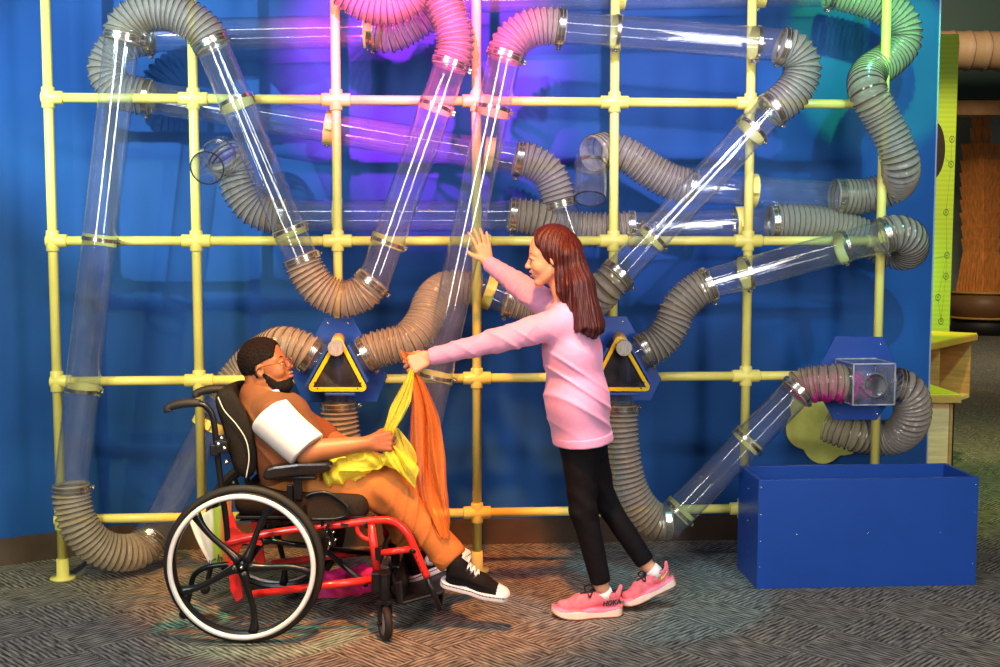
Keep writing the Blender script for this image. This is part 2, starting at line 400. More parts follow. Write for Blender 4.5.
cr = ramp(nt, mx.outputs[0], [(0.34, (0.038, 0.036, 0.032)), (0.44, (0.12, 0.11, 0.088)), (0.56, (0.25, 0.23, 0.18)), (0.68, (0.42, 0.38, 0.30))])
big = noise(nt, 1.2, 3); crb = ramp(nt, big.outputs['Fac'], [(0.35, (0.75, 0.8, 0.9)), (0.7, (1.0, 0.98, 0.9))])
mm = nt.nodes.new('ShaderNodeMix'); mm.data_type = 'RGBA'; mm.blend_type = 'MULTIPLY'; mm.inputs[0].default_value = 1
nt.links.new(cr.outputs[0], mm.inputs[6]); nt.links.new(crb.outputs[0], mm.inputs[7]); nt.links.new(mm.outputs[2], b.inputs['Base Color'])
b.inputs['Roughness'].default_value = 0.95; b.inputs['Specular IOR Level'].default_value = 0.1
fz = noise(nt, 300, 3); bp = nt.nodes.new('ShaderNodeBump'); bp.inputs['Strength'].default_value = 0.5; bp.inputs['Distance'].default_value = 0.004
nt.links.new(fz.outputs['Fac'], bp.inputs['Height']); nt.links.new(bp.outputs[0], b.inputs['Normal'])
mb = MB(); mb.box((3, 9.5, -0.05), (18, 23, 0.1)); tag(mb.build('floor', m, origin=(0, 0, 0)), kind='structure')
# far room
dark = mat('dark charcoal ceiling', (0.018, 0.016, 0.013), 0.9)
mb = MB(); mb.box((3, 9.5, 6.05), (18, 23, 0.1)); tag(mb.build('ceiling', dark), kind='structure')
mb = MB(); mb.box((3, 20.5, 3.0), (18, 0.1, 6.0)); tag(mb.build('wall_far', mat('grey green far wall', (0.38, 0.45, 0.38), 0.8, nscale=2, namp=0.25)), kind='structure')
YB = 16.5
# dark beam, extended upward to stand for shade above; rust brown plank below
mb = MB(); a = W(900, -60, YB); c = W(1160, 101, YB); mb.box(((a.x + c.x) / 2 , YB, (a.z + c.z) / 2), (c.x - a.x, 0.4, a.z - c.z)); 
tag(mb.build('trim_2', mat('dark green soffit and shade', (0.02, 0.045, 0.038), 0.7), bevel=0.01), kind='structure')
mb = MB(); a = W(900, 101, YB - .05); c = W(1160, 116, YB - .05); mb.box(((a.x + c.x) / 2, YB - .05, (a.z + c.z) / 2), (c.x - a.x, 0.25, a.z - c.z)); 
tag(mb.build('trim_3', mat('rust brown rail', (0.30, 0.15, 0.06), 0.6, nscale=3, namp=0.4), bevel=0.01), kind='structure')

# lime panel with node network and dark round window
YL = 8.4
lm, nt, b, out = newmat('lime panel paint')
tc = nt.nodes.new('ShaderNodeTexCoord'); wv = nt.nodes.new('ShaderNodeTexWave'); wv.bands_direction = 'Z'; wv.inputs['Scale'].default_value = 9; wv.inputs['Distortion'].default_value = 0.3
nt.links.new(tc.outputs['Object'], wv.inputs['Vector']); r = ramp(nt, wv.outputs['Fac'], [(0.2, (0.40, 0.58, 0.04)), (0.8, (0.45, 0.65, 0.035))]); nt.links.new(r.outputs[0], b.inputs['Base Color']); b.inputs['Roughness'].default_value = 0.5
a = W(925, 34, YL); c = W(959.5, 34, YL); d_ = W(949.5, 327, YL)
root = thing('lime_panel', (c.x, YL, 0), 'tall lime green display panel with a network of dots behind the blue wall end', 'panel')
mb = MB(); xl = a.x - 0.6
mb.prism([(xl, YL, 0.02), (d_.x, YL, 0.02), (c.x, YL, c.z), (xl, YL, c.z)], (0, 0.06, 0)); mb.build('board', lm, root, bevel=0.004)
dk = mat('dark node ink', (0.20, 0.32, 0.04), 0.6)
nodes = [(952, 139), (951, 164), (946, 212), (947, 255), (946, 276), (938, 297), (941, 321)]
for (x, y) in nodes:
    p = W(x, y, YL - 0.004); mb = MB(); mb.tube([p + Vector((math.cos(t) * 0.017, 0, math.sin(t) * 0.022)) for t in np.linspace(0, 2 * math.pi, 20, endpoint=False)], 0.0028, 6, closed=True)
    mb.lathe([(0, 0.0), (0, 0.007), (0.003, 0.007), (0.003, 0)], p, (0, 1, 0), 10); mb.build('node_dot', dk, root)
mb = MB()
for i, j in [(0, 1), (1, 2), (2, 3), (3, 4), (4, 6), (3, 5), (5, 6)]:
    mb.tube([W(*nodes[i], YL - 0.003), W(*nodes[j], YL - 0.003)], 0.0010, 5)
mb.tube([W(951, 164, YL - 0.003), W(938, 150, YL - 0.003)], 0.0010, 5); mb.tube([W(947, 255, YL - 0.003), W(930, 260, YL - 0.003)], 0.0010, 5)
mb.build('link_line', dk, root)
p = W(932, 150, YL - 0.006); mb = MB(); rad = 29 / FPX * YL; mb.prism([p + Vector((math.cos(t) * rad * 0.45, 0, math.sin(t) * rad)) for t in np.linspace(0, 2 * math.pi, 40, endpoint=False)], (0, 0.006, 0)); mb.build('round_window', mat('dark brown disc', (0.03, 0.015, 0.01), 0.4), root)

# big duct in the far room
root = thing('ceiling_duct', W(990, 50, 15.0), 'large tan ribbed air duct under the dark ceiling', 'duct')
mb = MB(); P0 = W(900, 50, 15.0); P1 = W(1100, 52, 15.0); n_ = 60; pts = [P0.lerp(P1, i / n_) for i in range(n_ + 1)]
mb.tube(pts, [0.242 + (0.01 if i % 5 == 0 else 0) for i in range(n_ + 1)], 32)
mb.build('duct_body', mat('tan duct metal', (0.15, 0.09, 0.045), 0.6), root)
mb = MB()
for i in range(0, n_, 5): mb.lathe([(0, 0.245), (0, 0.258), (0.02, 0.258), (0.02, 0.245)], pts[i], (P1 - P0), 32)
mb.build('seam_ring', mat('dark duct seam', (0.10, 0.06, 0.03), 0.5), root)

# wooden plank tower on a round plinth
YT = 18.5
wood = mat('orange plank wood', (0.75, 0.26, 0.05), 0.6, nscale=6, namp=0.35, stretch=(6, 6, 1))
wood_d = mat('dark plank wood', (0.22, 0.075, 0.02), 0.6, nscale=6, namp=0.35, stretch=(6, 6, 1))
root = thing('plank_tower', W(974, 290, YT), 'tall tower stacked from orange wooden planks on a round plinth', 'plank tower')
tiers = [(116, 128, 17, 15), (128, 144, 20, 17), (144, 160, 37, 32), (160, 173, 39, 34), (173, 187, 40, 34), (187, 200, 40, 34), (200, 213, 40, 34), (213, 226, 40, 33), (226, 239, 38, 32), (239, 252, 38, 32), (252, 291, 34, 46)]
cx_ = 981
for (y0, y1, wt, wb) in tiers:
    mb = MB(); z0 = W(cx_, y1, YT).z; z1 = W(cx_, y0, YT).z; x = W(cx_, y0, YT).x; k = YT / FPX
    npl = max(4, int(wt / 4)); 
    for s_ in range(4):
        ang = s_ * math.pi / 2 + 0.5; ca, sa = math.cos(ang), math.sin(ang)
        for i in range(npl):
            t = (i + 0.5) / npl - 0.5; ht, hb = wt * k * 0.34, wb * k * 0.34
            for _z in (0,):
                A = Vector((x + ca * ht - sa * t * 2 * ht, YT + sa * ht + ca * t * 2 * ht, z1)); B_ = Vector((x + ca * hb - sa * t * 2 * hb, YT + sa * hb + ca * t * 2 * hb, z0))
                mb.bar(B_, A, 2 * ht / npl * 0.86, 0.033, (ca, sa, 0))
        mb.bar((x + ca * ht * 0.97 - sa * ht, YT + sa * ht * 0.97 + ca * ht, z1 - 0.012), (x + ca * ht * 0.97 + sa * ht, YT + sa * ht * 0.97 - ca * ht, z1 - 0.02), 0.035, 0.035)
    mb.build('tier', [wood, wood_d], root)
root = thing('round_plinth', (W(985, 300, YT).x, YT, 0), 'round wooden plinth with a pale top under the plank tower', 'plinth')
k = YT / FPX; x = W(985, 290, YT).x; zt = W(985, 291, YT).z; zm = W(985, 316, YT).z
mb = MB(); mb.lathe([(zm, 0), (zm, 0.54), (zt - 0.03, 0.54), (zt - .03, 0)], (x, YT, 0), (0, 0, 1), 48); mb.build('drum', mat('brown plinth', (0.20, 0.09, 0.035), 0.5), root)
mb = MB(); mb.lathe([(zt - 0.03, 0), (zt - 0.03, 0.57), (zt, 0.57), (zt, 0)], (x, YT, 0), (0, 0, 1), 48); mb.lathe([(zm - 0.03, 0), (zm - 0.03, 0.57), (zm, 0.57), (zm, 0)], (x, YT, 0), (0, 0, 1), 48); mb.build('plinth_edge', mat('amber edge', (0.55, 0.30, 0.06), 0.4), root)
mb = MB(); mb.lathe([(0.0, 0.0), (0.0, 0.5), (zm - 0.03, 0.5), (zm - 0.03, 0)], (x, YT, 0), (0, 0, 1), 48); mb.build('toe_kick', mat('black toe kick', (0.015, 0.012, 0.01), 0.6), root)

# cubby cabinets behind the wall end
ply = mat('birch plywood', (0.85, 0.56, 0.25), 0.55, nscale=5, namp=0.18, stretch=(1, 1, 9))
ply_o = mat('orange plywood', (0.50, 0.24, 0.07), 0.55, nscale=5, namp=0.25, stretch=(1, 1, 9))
lime_top = mat('lime laminate', (0.78, 0.66, 0.04), 0.4)
amber = mat('amber edge', (0.55, 0.30, 0.06), 0.4)
def cubby(label, P1, P2, depth, z0, front_open):
    u = Vector((P2.x - P1.x, P2.y - P1.y, 0)); L = u.length; u.normalize(); v = Vector((-u.y, u.x, 0)); z1 = P1.z; M = Matrix((u, v, Vector((0, 0, 1)))).transposed()
    root = thing('cubby_cabinet', (P1.x, P1.y, 0), label, 'cabinet')
    def bx(name, cu, cv, cz, su, sv, sz, m, bev=0.002):
        mb = MB(); mb.box(Vector((P1.x, P1.y, 0)) + u * cu + v * cv + Vector((0, 0, cz)), (su, sv, sz), M); return mb.build(name, m, root, bevel=bev)
    bx('worktop', L / 2, depth / 2, z1 - 0.004, L, depth, 0.008, lime_top); bx('top_edge', L / 2, depth / 2, z1 - 0.028, L + 0.01, depth + 0.01, 0.040, amber, 0.004)
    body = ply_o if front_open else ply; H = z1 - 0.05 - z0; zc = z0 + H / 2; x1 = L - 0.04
    if front_open:
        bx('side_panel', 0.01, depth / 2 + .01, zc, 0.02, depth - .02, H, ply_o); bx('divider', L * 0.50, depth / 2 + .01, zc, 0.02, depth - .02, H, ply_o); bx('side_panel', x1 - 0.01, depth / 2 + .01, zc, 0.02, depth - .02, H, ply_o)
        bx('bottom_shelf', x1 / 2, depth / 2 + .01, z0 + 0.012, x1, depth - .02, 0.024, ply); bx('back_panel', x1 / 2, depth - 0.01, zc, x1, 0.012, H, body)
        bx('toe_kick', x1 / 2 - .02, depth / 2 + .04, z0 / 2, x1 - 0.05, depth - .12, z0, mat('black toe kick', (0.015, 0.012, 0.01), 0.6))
    else:
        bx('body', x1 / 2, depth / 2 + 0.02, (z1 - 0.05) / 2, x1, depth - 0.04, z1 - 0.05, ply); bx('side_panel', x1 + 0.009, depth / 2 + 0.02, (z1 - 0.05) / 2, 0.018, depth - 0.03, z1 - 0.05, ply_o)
zA = W(925, 343.5, 6.7).z
cubby('low plywood cubby cabinet with open shelves and lime worktop, by the lime panel', RZ(905, 347.5, zA), RZ(977, 333, zA), 0.45, zA - 0.42, True)
cubby('nearer pale plywood cabinet end with an amber edged lime top, beside the blue bin', W(905, 394, 5.98), W(960.5, 394, 5.98), 0.50, 0, False)

# ------------------------------------------------------------------ yellow pipe grid
yel = mat('yellow enamel pipe', (0.82, 0.73, 0.17), 0.34, nscale=8, namp=0.04)
grid = thing('pipe_grid', gp(0, 0), 'yellow pipe grid of posts and rails standing in front of the blue wall', 'pipe frame')
RP = 0.0205
for i in range(7):
    mb = MB(); z1 = 3.3; foot = i in (0, 3)      # only two posts stand on the floor, the others end at the lowest rail
    mb.tube([gp(i, 0.0 if foot else ZTOP - 3 * CELL - 0.05), gp(i, z1)], RP, 20); mb.build('post', yel, grid)
    if not foot: continue
    mb = MB(); mb.lathe([(0, 0), (0, 0.055), (0.008, 0.055), (0.012, 0.027), (0.09, 0.025), (0.09, 0.0)], gp(i, 0), (0, 0, 1), 28); mb.build('floor_flange', yel, grid)
for j in range(4):
    z = ZTOP - j * CELL
    for i in range(6):
        mb = MB(); mb.tube([gp(i, z), gp(i + 1, z)], RP, 20); mb.build('rail', yel, grid)
    for i in range(7):
        mb = MB(); L = 0.062
        a = gp(i, z) - (GU * L if i > 0 else GU * 0.026); c = gp(i, z) + (GU * L if i < 6 else GU * 0.026)
        mb.tube([a, a + GU * 0.003, c - GU * 0.003, c], [0.0265, 0.0285, 0.0285, 0.0265], 20)
        mb.tube([gp(i, z - 0.045), gp(i, z - 0.042), gp(i, z + 0.042), gp(i, z + 0.045)], [0.0255, 0.0275, 0.0275, 0.0255], 20)
        mb.build('cross_fitting', yel, grid)

# ------------------------------------------------------------------ tubes and hoses
acr = clear_mat('clear acrylic', (0.95, 0.965, 0.98), 0.030, (0.66, 0.66, 0.70))
acr_edge = clear_mat('acrylic cut edge', (0.35, 0.38, 0.42), 0.3, rough=0.1)
steel = mat('stainless band', (0.62, 0.58, 0.50), 0.22, 0.95, nscale=40)
hose_m = veil_mat('grey vinyl hose', (0.52, 0.44, 0.30), 0.46, 0.10, trans=0.2)
wire = mat('hose wire and groove shade', (0.15, 0.125, 0.09), 0.16, 0.5)  # wire helix, coloured dark to stand for shade between the ribs
RT = 0.071
def band(name, c, d, parent, r=RT, w=0.013, screw=None):
    c, d = Vector(c), Vector(d).normalized(); mb = MB()
    mb.lathe([(-w, r + 0.0015), (-w, r + 0.004), (w, r + 0.004), (w, r + 0.0015)], c, d, 36, closed=True)
    o = mb.build(name, steel, parent)
    s = Vector(screw) if screw is not None else Vector((0.55, 0.25, -0.8)); s = (s - d * s.dot(d)).normalized(); e = d.cross(s)
    mb = MB(); p = c + s * (r + 0.009); mb.box(p, (0.03, 0.018, 0.012), Matrix((e, d, s)).transposed()); mb.tube([p - e * 0.026, p + e * 0.032], 0.0045, 8); mb.build('clamp_screw', steel, o)
    return o
def saddle(c, d, parent, toward, w=0.022):
    """yellow cradle between tube and pipe"""
    c, d = Vector(c), Vector(d).normalized(); t = Vector(toward); t = (t - d * t.dot(d)).normalized(); e = d.cross(t); mb = MB()
    def F(u, v):
        a = (u - 0.5) * R(150); return c + d * (v - 0.5) * 2 * w + (t * math.cos(a) + e * math.sin(a)) * (RT + 0.001)
    def F2(u, v):
        a = (u - 0.5) * R(150); return c + d * (v - 0.5) * 2 * w + (t * math.cos(a) + e * math.sin(a)) * (RT + 0.008)
    mb.grid(F, 16, 1); mb.grid(F2, 16, 1)
    mb.box(c + t * (RT + 0.014), (0.03, 0.03, 0.016), Matrix((e, d, t)).transposed())
    mb.build('saddle', yel, parent)
CF, CB = -0.098, 0.098
def clear_tube(p0, p1, off, label, bands=(), offs=None, r=RT, group='clear acrylic tubes on the pipe grid'):
    o0, o1 = offs or (off, off); a = G(*p0, o0); c = G(*p1, o1); d = (c - a); L = d.length; d.normalize()
    root = thing('clear_tube', (a + c) / 2, label, 'clear tube', group)
    mb = MB(); mb.lathe([(0, r), (L, r), (L, r - 0.0035), (0, r - 0.0035)], a, d, 40, closed=True); o = mb.build('tube_wall', acr, root)
    o.data.materials.append(acr_edge)
    for p in o.data.polygons:
        if len(p.vertices) == 4:
            n_ = p.normal
            if abs(n_.dot(d)) > 0.8: p.material_index = 1; p.use_smooth = False
    tow = GN if (o0 + o1) < 0 else -GN
    for t in bands:
        q = a + d * (L * t); band('hose_clamp', q, d, root, w=0.008); saddle(q + d * 0.005, d, root, tow)
    return root
def hose(pix, label, clamps=(1, 1), r=0.078, pitch=0.0225, amp=0.0072, group='ribbed hoses linking the clear tubes'):
    pts = [p if isinstance(p, Vector) else G(*p) for p in pix]
    P = spline(pts, pitch / 6); n = len(P)
    rr = []; ri = []
    for i in range(n):
        ph = (i % 6) / 6; s = math.cos(2 * math.pi * ph); e = min(i, n - 1 - i)
        k = min(1, e / 5); rr.append(r + amp * (0.9 * s) * k); ri.append(1 if (i % 6) == 0 and k == 1 else 0)
    root = thing('ribbed_hose', (P[0] + P[-1]) / 2, label, 'ribbed hose', group)
    mb = MB(); mb.tube(P, rr, 30, caps=False, ridx=ri); mb.build('hose_wall', [hose_m, wire], root)
    if clamps[0]: band('hose_clamp', P[5], P[9] - P[0], root, r=r + 0.001)
    if clamps[1]: band('hose_clamp', P[-6], P[-1] - P[-10], root, r=r + 0.001)
    return root
F_ = CF; B_ = CB
# clear tubes
clear_tube((122, 38), (71, 489), F_, 'longest clear tube, leaning down the leftmost yellow post', (0.44, 0.775))
clear_tube((212, 44), (302, 260), F_, 'clear tube slanting down from the top arch to the hanging U hose', (0.26, 0.86))
clear_tube((372, 287), (451, 64), F_, 'clear tube rising from the hanging U hose to the top middle', (0.2, 0.81))
clear_tube((147, 36), (376, 31), B_, 'dim clear tube level with the top of the frame behind the first arch', (0.96,))
clear_tube((148, 97), (520, 160), B_, 'long violet-lit clear tube sloping gently behind the upper left of the grid', (0.48, 0.91))
clear_tube((268, 216), (516, 216), B_, 'level magenta-lit clear tube behind the second rail', (0.275,))
clear_tube((630, 228), (776, 222), B_, 'short level clear tube right of the girl, behind the second rail', (0.74,))
clear_tube((708, 284), (884, 236), F_, 'green-lit clear tube sloping up to the short curled hose at the right post', (0.22, 0.77))
clear_tube((617, 275), (773, 108), F_, 'bright steep clear tube running up from behind the girl', (0.23, 0.87))
clear_tube((480, 289), (510, 300), B_, 'stubby clear tube by the middle post next to the raised arm', (0.25,))
clear_tube((504.5, 58), (408, 510), F_, 'tall clear tube the girl touches, slanting down behind the orange scarf', (0.11, 0.70))
clear_tube((561, 27), (783, 45), F_, 'clear tube with a white glint across the top right of the grid', (0.25, 0.88))
clear_tube((452, -3), (832, -10), B_, 'clear tube along the very top edge of the picture', (0.43, 0.8))
clear_tube((690, 187), (838, 196), B_, 'green-blue lit clear tube behind the steep one at the right', (0.40,))
clear_tube((224, 396), (152, 538), B_, 'clear tube slanting down behind the wheelchair to the floor hose', (0.18,))
clear_tube((666, 526), (798, 390), F_, 'magenta-lit clear tube rising from the floor bend to the clear box', (0.1, 0.62))
clear_tube((560, 203), (576, 250), B_, 'short clear tube hanging above the girl, partly behind her hair', ())
# open mouths
def mouth(c0, o0, c1, o1, label):
    a = G(*c0, o0); c = G(*c1, o1); d = c - a; L = d.length; d.normalize(); root = thing('tube_mouth', (a + c) / 2, label, 'open tube end', 'open tube ends facing the room')
    mb = MB(); mb.lathe([(0, RT), (L, RT), (L, RT - 0.0035), (0, RT - 0.0035)], a, d, 40, closed=True); mb.build('tube_wall', acr, root)
    mb = MB(); mb.lathe([(-0.001, RT + 0.0008), (0.003, RT + 0.0008), (0.003, RT - 0.0045), (-0.001, RT - 0.0045)], a, d, 40, closed=True); mb.build('dark_rim', mat('dark cut rim', (0.02, 0.025, 0.04), 0.3), root)
    band('hose_clamp', a + d * (L * 0.72), d, root, w=0.008)
    mb = MB(); q = a + d * (L * 0.72)
    return root, c, d
m1, e1, d1 = mouth((207, 168), -0.20, (223, 152), 0.06, 'open clear tube mouth facing the room at the second yellow post')
m2, e2, d2 = mouth((590, 199), -0.04, (592, 152), 0.06, 'open clear tube mouth hanging down beside the fifth post, above the girl')
# hoses
hose([(122, 42, F_), (126, 26, F_), (143, 13, F_), (166, 11, F_), (190, 20, F_), (206, 34, F_), (214, 48, F_)], 'arched ribbed hose over the top left of the grid')
hose([(152, 36, B_), (135, 38, B_), (114, 50, B_), (106, 70, B_), (116, 89, B_), (135, 95, B_), (152, 98, B_)], 'ribbed hose bulging left behind the longest clear tube')
hose([(300, 256, F_), (307, 272, F_), (321, 290, F_), (342, 299, F_), (361, 294, F_), (370, 285, F_), (375, 279, F_)], 'hanging U-shaped ribbed hose above the left chute box')
hose([(449, 68, F_), (455, 48, F_), (453, 28, F_), (446, 8, F_), (438, -14, F_)], 'ribbed hose dropping out of the top edge to a steep tube', (1, 0))
hose([(340, -18, F_), (352, -6, F_), (370, 4, F_), (390, 6, F_), (408, -2, F_), (418, -20, F_)], 'ribbed hose sagging just inside the top edge', (0, 0))
hose([(371, 31, B_), (390, 34, B_ - .02), (415, 22, B_ - .03), (434, 8, B_ - .02), (456, -3, B_)], 'S-curved ribbed hose between two tubes at the top middle')
hose([(515, 158, B_), (532, 162, B_), (547, 172, B_), (555, 187, B_), (561, 208, B_)], 'ribbed hose bending down above the girl head')
hose([e1 - d1 * 0.01, (233, 168, 0.10), (240, 190, B_), (254, 208, B_), (272, 215, B_), (286, 216, B_)], 'ribbed hose curling from the open mouth at the second post', (0, 1))
hose([(509, 215, B_), (535, 218, B_), (560, 226, B_ + .03), (600, 230, B_ + .02), (636, 228, B_)], 'level ribbed hose passing behind the girl head')
hose([(769, 222, B_), (795, 222, B_), (830, 226, B_ + .02), (862, 236, B_ + .03), (889, 250, B_ + .02), (906, 252, B_ - .04), (908, 238, F_ + .03), (895, 233, F_), (880, 237, F_)], 'ribbed hose ending in a short curl around the rightmost post')
hose([(711, 283, F_), (694, 292, F_), (679, 308, F_), (671, 326, F_), (660, 341, F_), (641, 352, F_)], 'S-bent ribbed hose into the side of the right chute box')
hose([(621, 271, F_), (606, 287, F_), (588, 303, 0), (560, 309, 0.06), (530, 305, B_), (505, 299, B_)], 'ribbed hose looping behind the girl back')
hose([(363, 356, F_), (374, 350, F_), (388, 346, F_), (408, 340, F_), (424, 322, F_ + .05), (433, 300, 0.02), (450, 288, B_), (482, 289, B_)], 'thick ribbed hose climbing right from the left chute box')
hose([(504, 60, F_), (510, 44, F_), (524, 31, F_), (543, 26, F_), (565, 27.5, F_)], 'ribbed elbow hose at the top of the tube the girl touches')
hose([(779, 45, F_), (793, 50, F_), (802, 64, F_), (799, 82, F_), (787, 98, F_), (769, 112, F_)], 'ribbed elbow hose under the top right tube')
hose([(828, -10, B_), (850, -6, B_), (880, 4, B_), (901, 22, B_), (903, 42, B_), (888, 60, B_ - .02), (869, 74, 0.02), (868, 92, F_), (880, 115, F_), (893, 140, F_), (901, 165, F_ + .02), (893, 186, 0.06), (866, 196, B_), (834, 196, B_)], 'long snaking ribbed hose down the right edge of the grid')
hose([(694, 187, B_), (672, 182, B_), (650, 170, B_), (630, 157, B_), (610, 150, B_ + .02), e2 - d2 * 0.01], 'ribbed hose from the hanging mouth sloping right behind the grid', (1, 0))
hose([(222, 400, B_), (231, 385, B_), (245, 369, B_), (263, 353, 0.05), (285, 345, F_ + .02), (301, 349, F_), (314, 357, F_)], 'pale ribbed hose behind the boy head into the left chute box')
hose([(339, 402, F_), (340, 425, F_), (346, 455, F_), (362, 485, F_), (388, 505, F_), (412, 494, F_)], 'ribbed hose dropping from under the left chute box')
hose([(71, 484, F_), (72, 500, F_), (79, 525, F_), (97, 546, F_ + .03), (120, 553, -0.02), (140, 549, 0.05), (154, 533, B_)], 'U-shaped ribbed hose resting by the floor at the leftmost post')
hose([(620, 404, F_), (620, 428, F_), (623, 460, F_), (630, 490, F_), (643, 511, F_), (657, 521, F_), (670, 521, F_)], 'ribbed hose dropping from the right chute box to the floor tube')
BX = -0.17
hose([(794, 394, F_), (803, 386, F_), (815, 383, F_ - .02), (828, 382, BX + .03), (848, 383, BX + .03)], 'short ribbed elbow hose into the left side of the clear box')
hose([(894, 385, BX + .03), (905, 389, BX + .03), (912, 402, -.12), (911, 420, -0.08), (898, 435, 0.02), (875, 438, B_), (850, 433, B_), (826, 424, B_ + .06)], 'big ribbed hose curling under the clear box', (1, 0))
# ------------------------------------------------------------------ chute boxes
plate_m = mat('royal blue laminate', (0.012, 0.070, 0.36), 0.35, nscale=3, namp=0.06)
yframe = mat('yellow acrylic frame', (0.90, 0.56, 0.015), 0.25)
smoke = clear_mat('smoked window', (0.62, 0.60, 0.62), 0.03)
darkin = mat('dark box inside', (0.03, 0.022, 0.03), 0.4)
brushed = mat('brushed steel knob', (0.66, 0.62, 0.55), 0.36, 0.7, nscale=30, namp=0.3, stretch=(9, 1, 1))
screw_m = mat('dark screw', (0.06, 0.05, 0.05), 0.35, 0.8)
def chute_box(hexpts, tri, knob, label):
    cen = G(sum(p[0] for p in tri) / 3, sum(p[1] for p in tri) / 3, -0.1)
    root = thing('chute_box', cen, label, 'chute box')
    mb = MB(); mb.prism([G(x, y, -0.028) for x, y in hexpts], GN * 0.012); mb.build('mounting_plate', plate_m, root, bevel=0.003)
    f0, f1 = -0.195, -0.18
    C = [G(x, y, f0) for x, y in tri]; c = (C[0] + C[1] + C[2]) / 3
    inn = [c + (q - c) * 0.80 for q in C]; n = 10
    def loop(r, off):
        out = []
        for i in range(3):
            a, b_, d = inn[i - 1], inn[i], inn[(i + 1) % 3]
            e1 = (b_ - a).normalized(); e2 = (d - b_).normalized(); n1 = e1.cross(GN).normalized(); n2 = e2.cross(GN).normalized()
            if n1.dot(b_ - c) < 0: n1 = -n1
            if n2.dot(b_ - c) < 0: n2 = -n2
            for k in range(n): out.append(b_ + n1.slerp(n2, k / (n - 1)) * r + GN * off)
        return out
    def ringmesh(ro, ri, o0, th):
        A, B2, C2, D2 = loop(ro, o0), loop(ri, o0), loop(ri, o0 + th), loop(ro, o0 + th); m_ = len(A); mb = MB(); vs = A + B2 + C2 + D2
        fs = [(k * m_ + i, k * m_ + (i + 1) % m_, ((k + 1) % 4) * m_ + (i + 1) % m_, ((k + 1) % 4) * m_ + i) for k in range(4) for i in range(m_)]
        return mb.add(vs, fs)
    o = ringmesh(0.0185, 0.0015, 0, 0.014).build('front_frame', yframe, root, bevel=0.0015)
    for i in range(3):
        a, b_ = inn[i], inn[(i + 1) % 3]
        for t in (0.12, 0.88):
            p = a.lerp(b_, t); p = p + (p - c).normalized() * 0.008 - GN * 0.0005; mb = MB(); mb.lathe([(0, 0), (-0.002, 0.0035), (0.001, 0.0035), (0.001, 0)], p, GN, 10); mb.build('frame_screw', screw_m, o)
    mb = MB(); mb.prism([q + GN * 0.010 for q in inn], GN * 0.002); mb.build('window', smoke, root)
    mb = MB(); mb.prism([q + GN * 0.150 for q in inn], GN * 0.008); mb.build('back_panel', darkin, root)
    # three blue side boards, standing proud of the frame
    for i in range(3):
        a, b_ = inn[i], inn[(i + 1) % 3]; e = (b_ - a).normalized(); nn = e.cross(GN); nn = nn if nn.dot((a + b_) / 2 - c) > 0 else -nn
        bot = abs(e.z) < 0.3
        s_ = 0.03 if bot else 0.0; a2 = a + e * (0.02 + s_); b2 = b_ - e * (0.0 + s_)
        if not bot:
            lo_, hi_ = (a2, b2) if a2.z < b2.z else (b2, a2); a2, b2 = lo_ - (hi_ - lo_).normalized() * 0.012, hi_ - (hi_ - lo_).normalized() * 0.03
        mb = MB(); p0 = a2 + nn * 0.024; p1 = b2 + nn * 0.024
        mb.prism([p0, p1, p1 + nn * 0.012, p0 + nn * 0.012], GN * 0.165); mb.build('side_board', plate_m, root, bevel=0.002)
        mb = MB(); p0 = a + nn * 0.004; p1 = b_ + nn * 0.004; mb.prism([p0 + GN * .012, p1 + GN * .012, p1 + nn * 0.004 + GN * .012, p0 + nn * 0.004 + GN * .012], GN * 0.14); mb.build('inner_wall', mat('amber inner wall', (0.35, 0.15, 0.03), 0.3) if bot else darkin, root)
    k = G(knob[0], knob[1], -0.225); ap = G(tri[0][0], tri[0][1] + 4, -0.10)
    mb = MB(); mb.tube([ap, ap.lerp(k, 0.97)], 0.028, 24); mb.build('knob_barrel', mat('peach plastic', (0.80, 0.50, 0.16), 0.4), root)
    mb = MB(); dd = (k - ap).normalized() * 0.25 + (-GN) * 0.75; mb.lathe([(-0.012, 0), (-0.012, 0.034), (0.003, 0.035), (0.006, 0.033), (0.006, 0.0)], k, dd, 32, smooth=False); mb.build('knob', brushed, root)
    mb = MB(); p0 = G(knob[0] + 2, knob[1] + 10, -0.15); p1 = G(knob[0] + 4, tri[1][1] - 9, -0.15); mb.bar(p0, p1, 0.016, 0.05, GN); mb.build('flap', plate_m, root, bevel=0.002)
    for i in range(3):   # clear collars that the hoses push onto
        a, b_ = inn[i], inn[(i + 1) % 3]; e = (b_ - a).normalized(); nn = e.cross(GN); nn = nn if nn.dot((a + b_) / 2 - c) > 0 else -nn
        q = (a + b_) / 2 + nn * 0.036 + GN * (0.195 + CF); mb = MB(); mb.lathe([(0, RT - .004), (0.075, RT - .004), (0.075, RT - 0.008), (0, RT - 0.008)], q, nn, 36, closed=True); mb.build('collar', acr, root)
    for (x, y) in ((hexpts[0][0] + 4, hexpts[0][1] + 5), (hexpts[1][0] - 4, hexpts[1][1] + 5)):
        mb = MB(); mb.lathe([(0, 0), (-0.002, 0.004), (0.001, 0.004), (0.001, 0)], G(x, y, -0.0285), GN, 10); mb.build('plate_screw', steel, root)
    return root
chute_box([(324, 318), (352, 318), (387, 376), (377, 402), (303, 402), (292, 377)], [(338.5, 335), (307, 391), (368, 391)], (336, 348), 'blue and yellow triangular chute box with a steel knob, beside the seated person')
chute_box([(596, 316.5), (627, 316.5), (661.5, 379), (651, 401), (591, 401), (581, 379)], [(619, 333), (589, 391), (652, 391)], (624, 348), 'blue and yellow triangular chute box with a steel knob, behind the girl in pink')

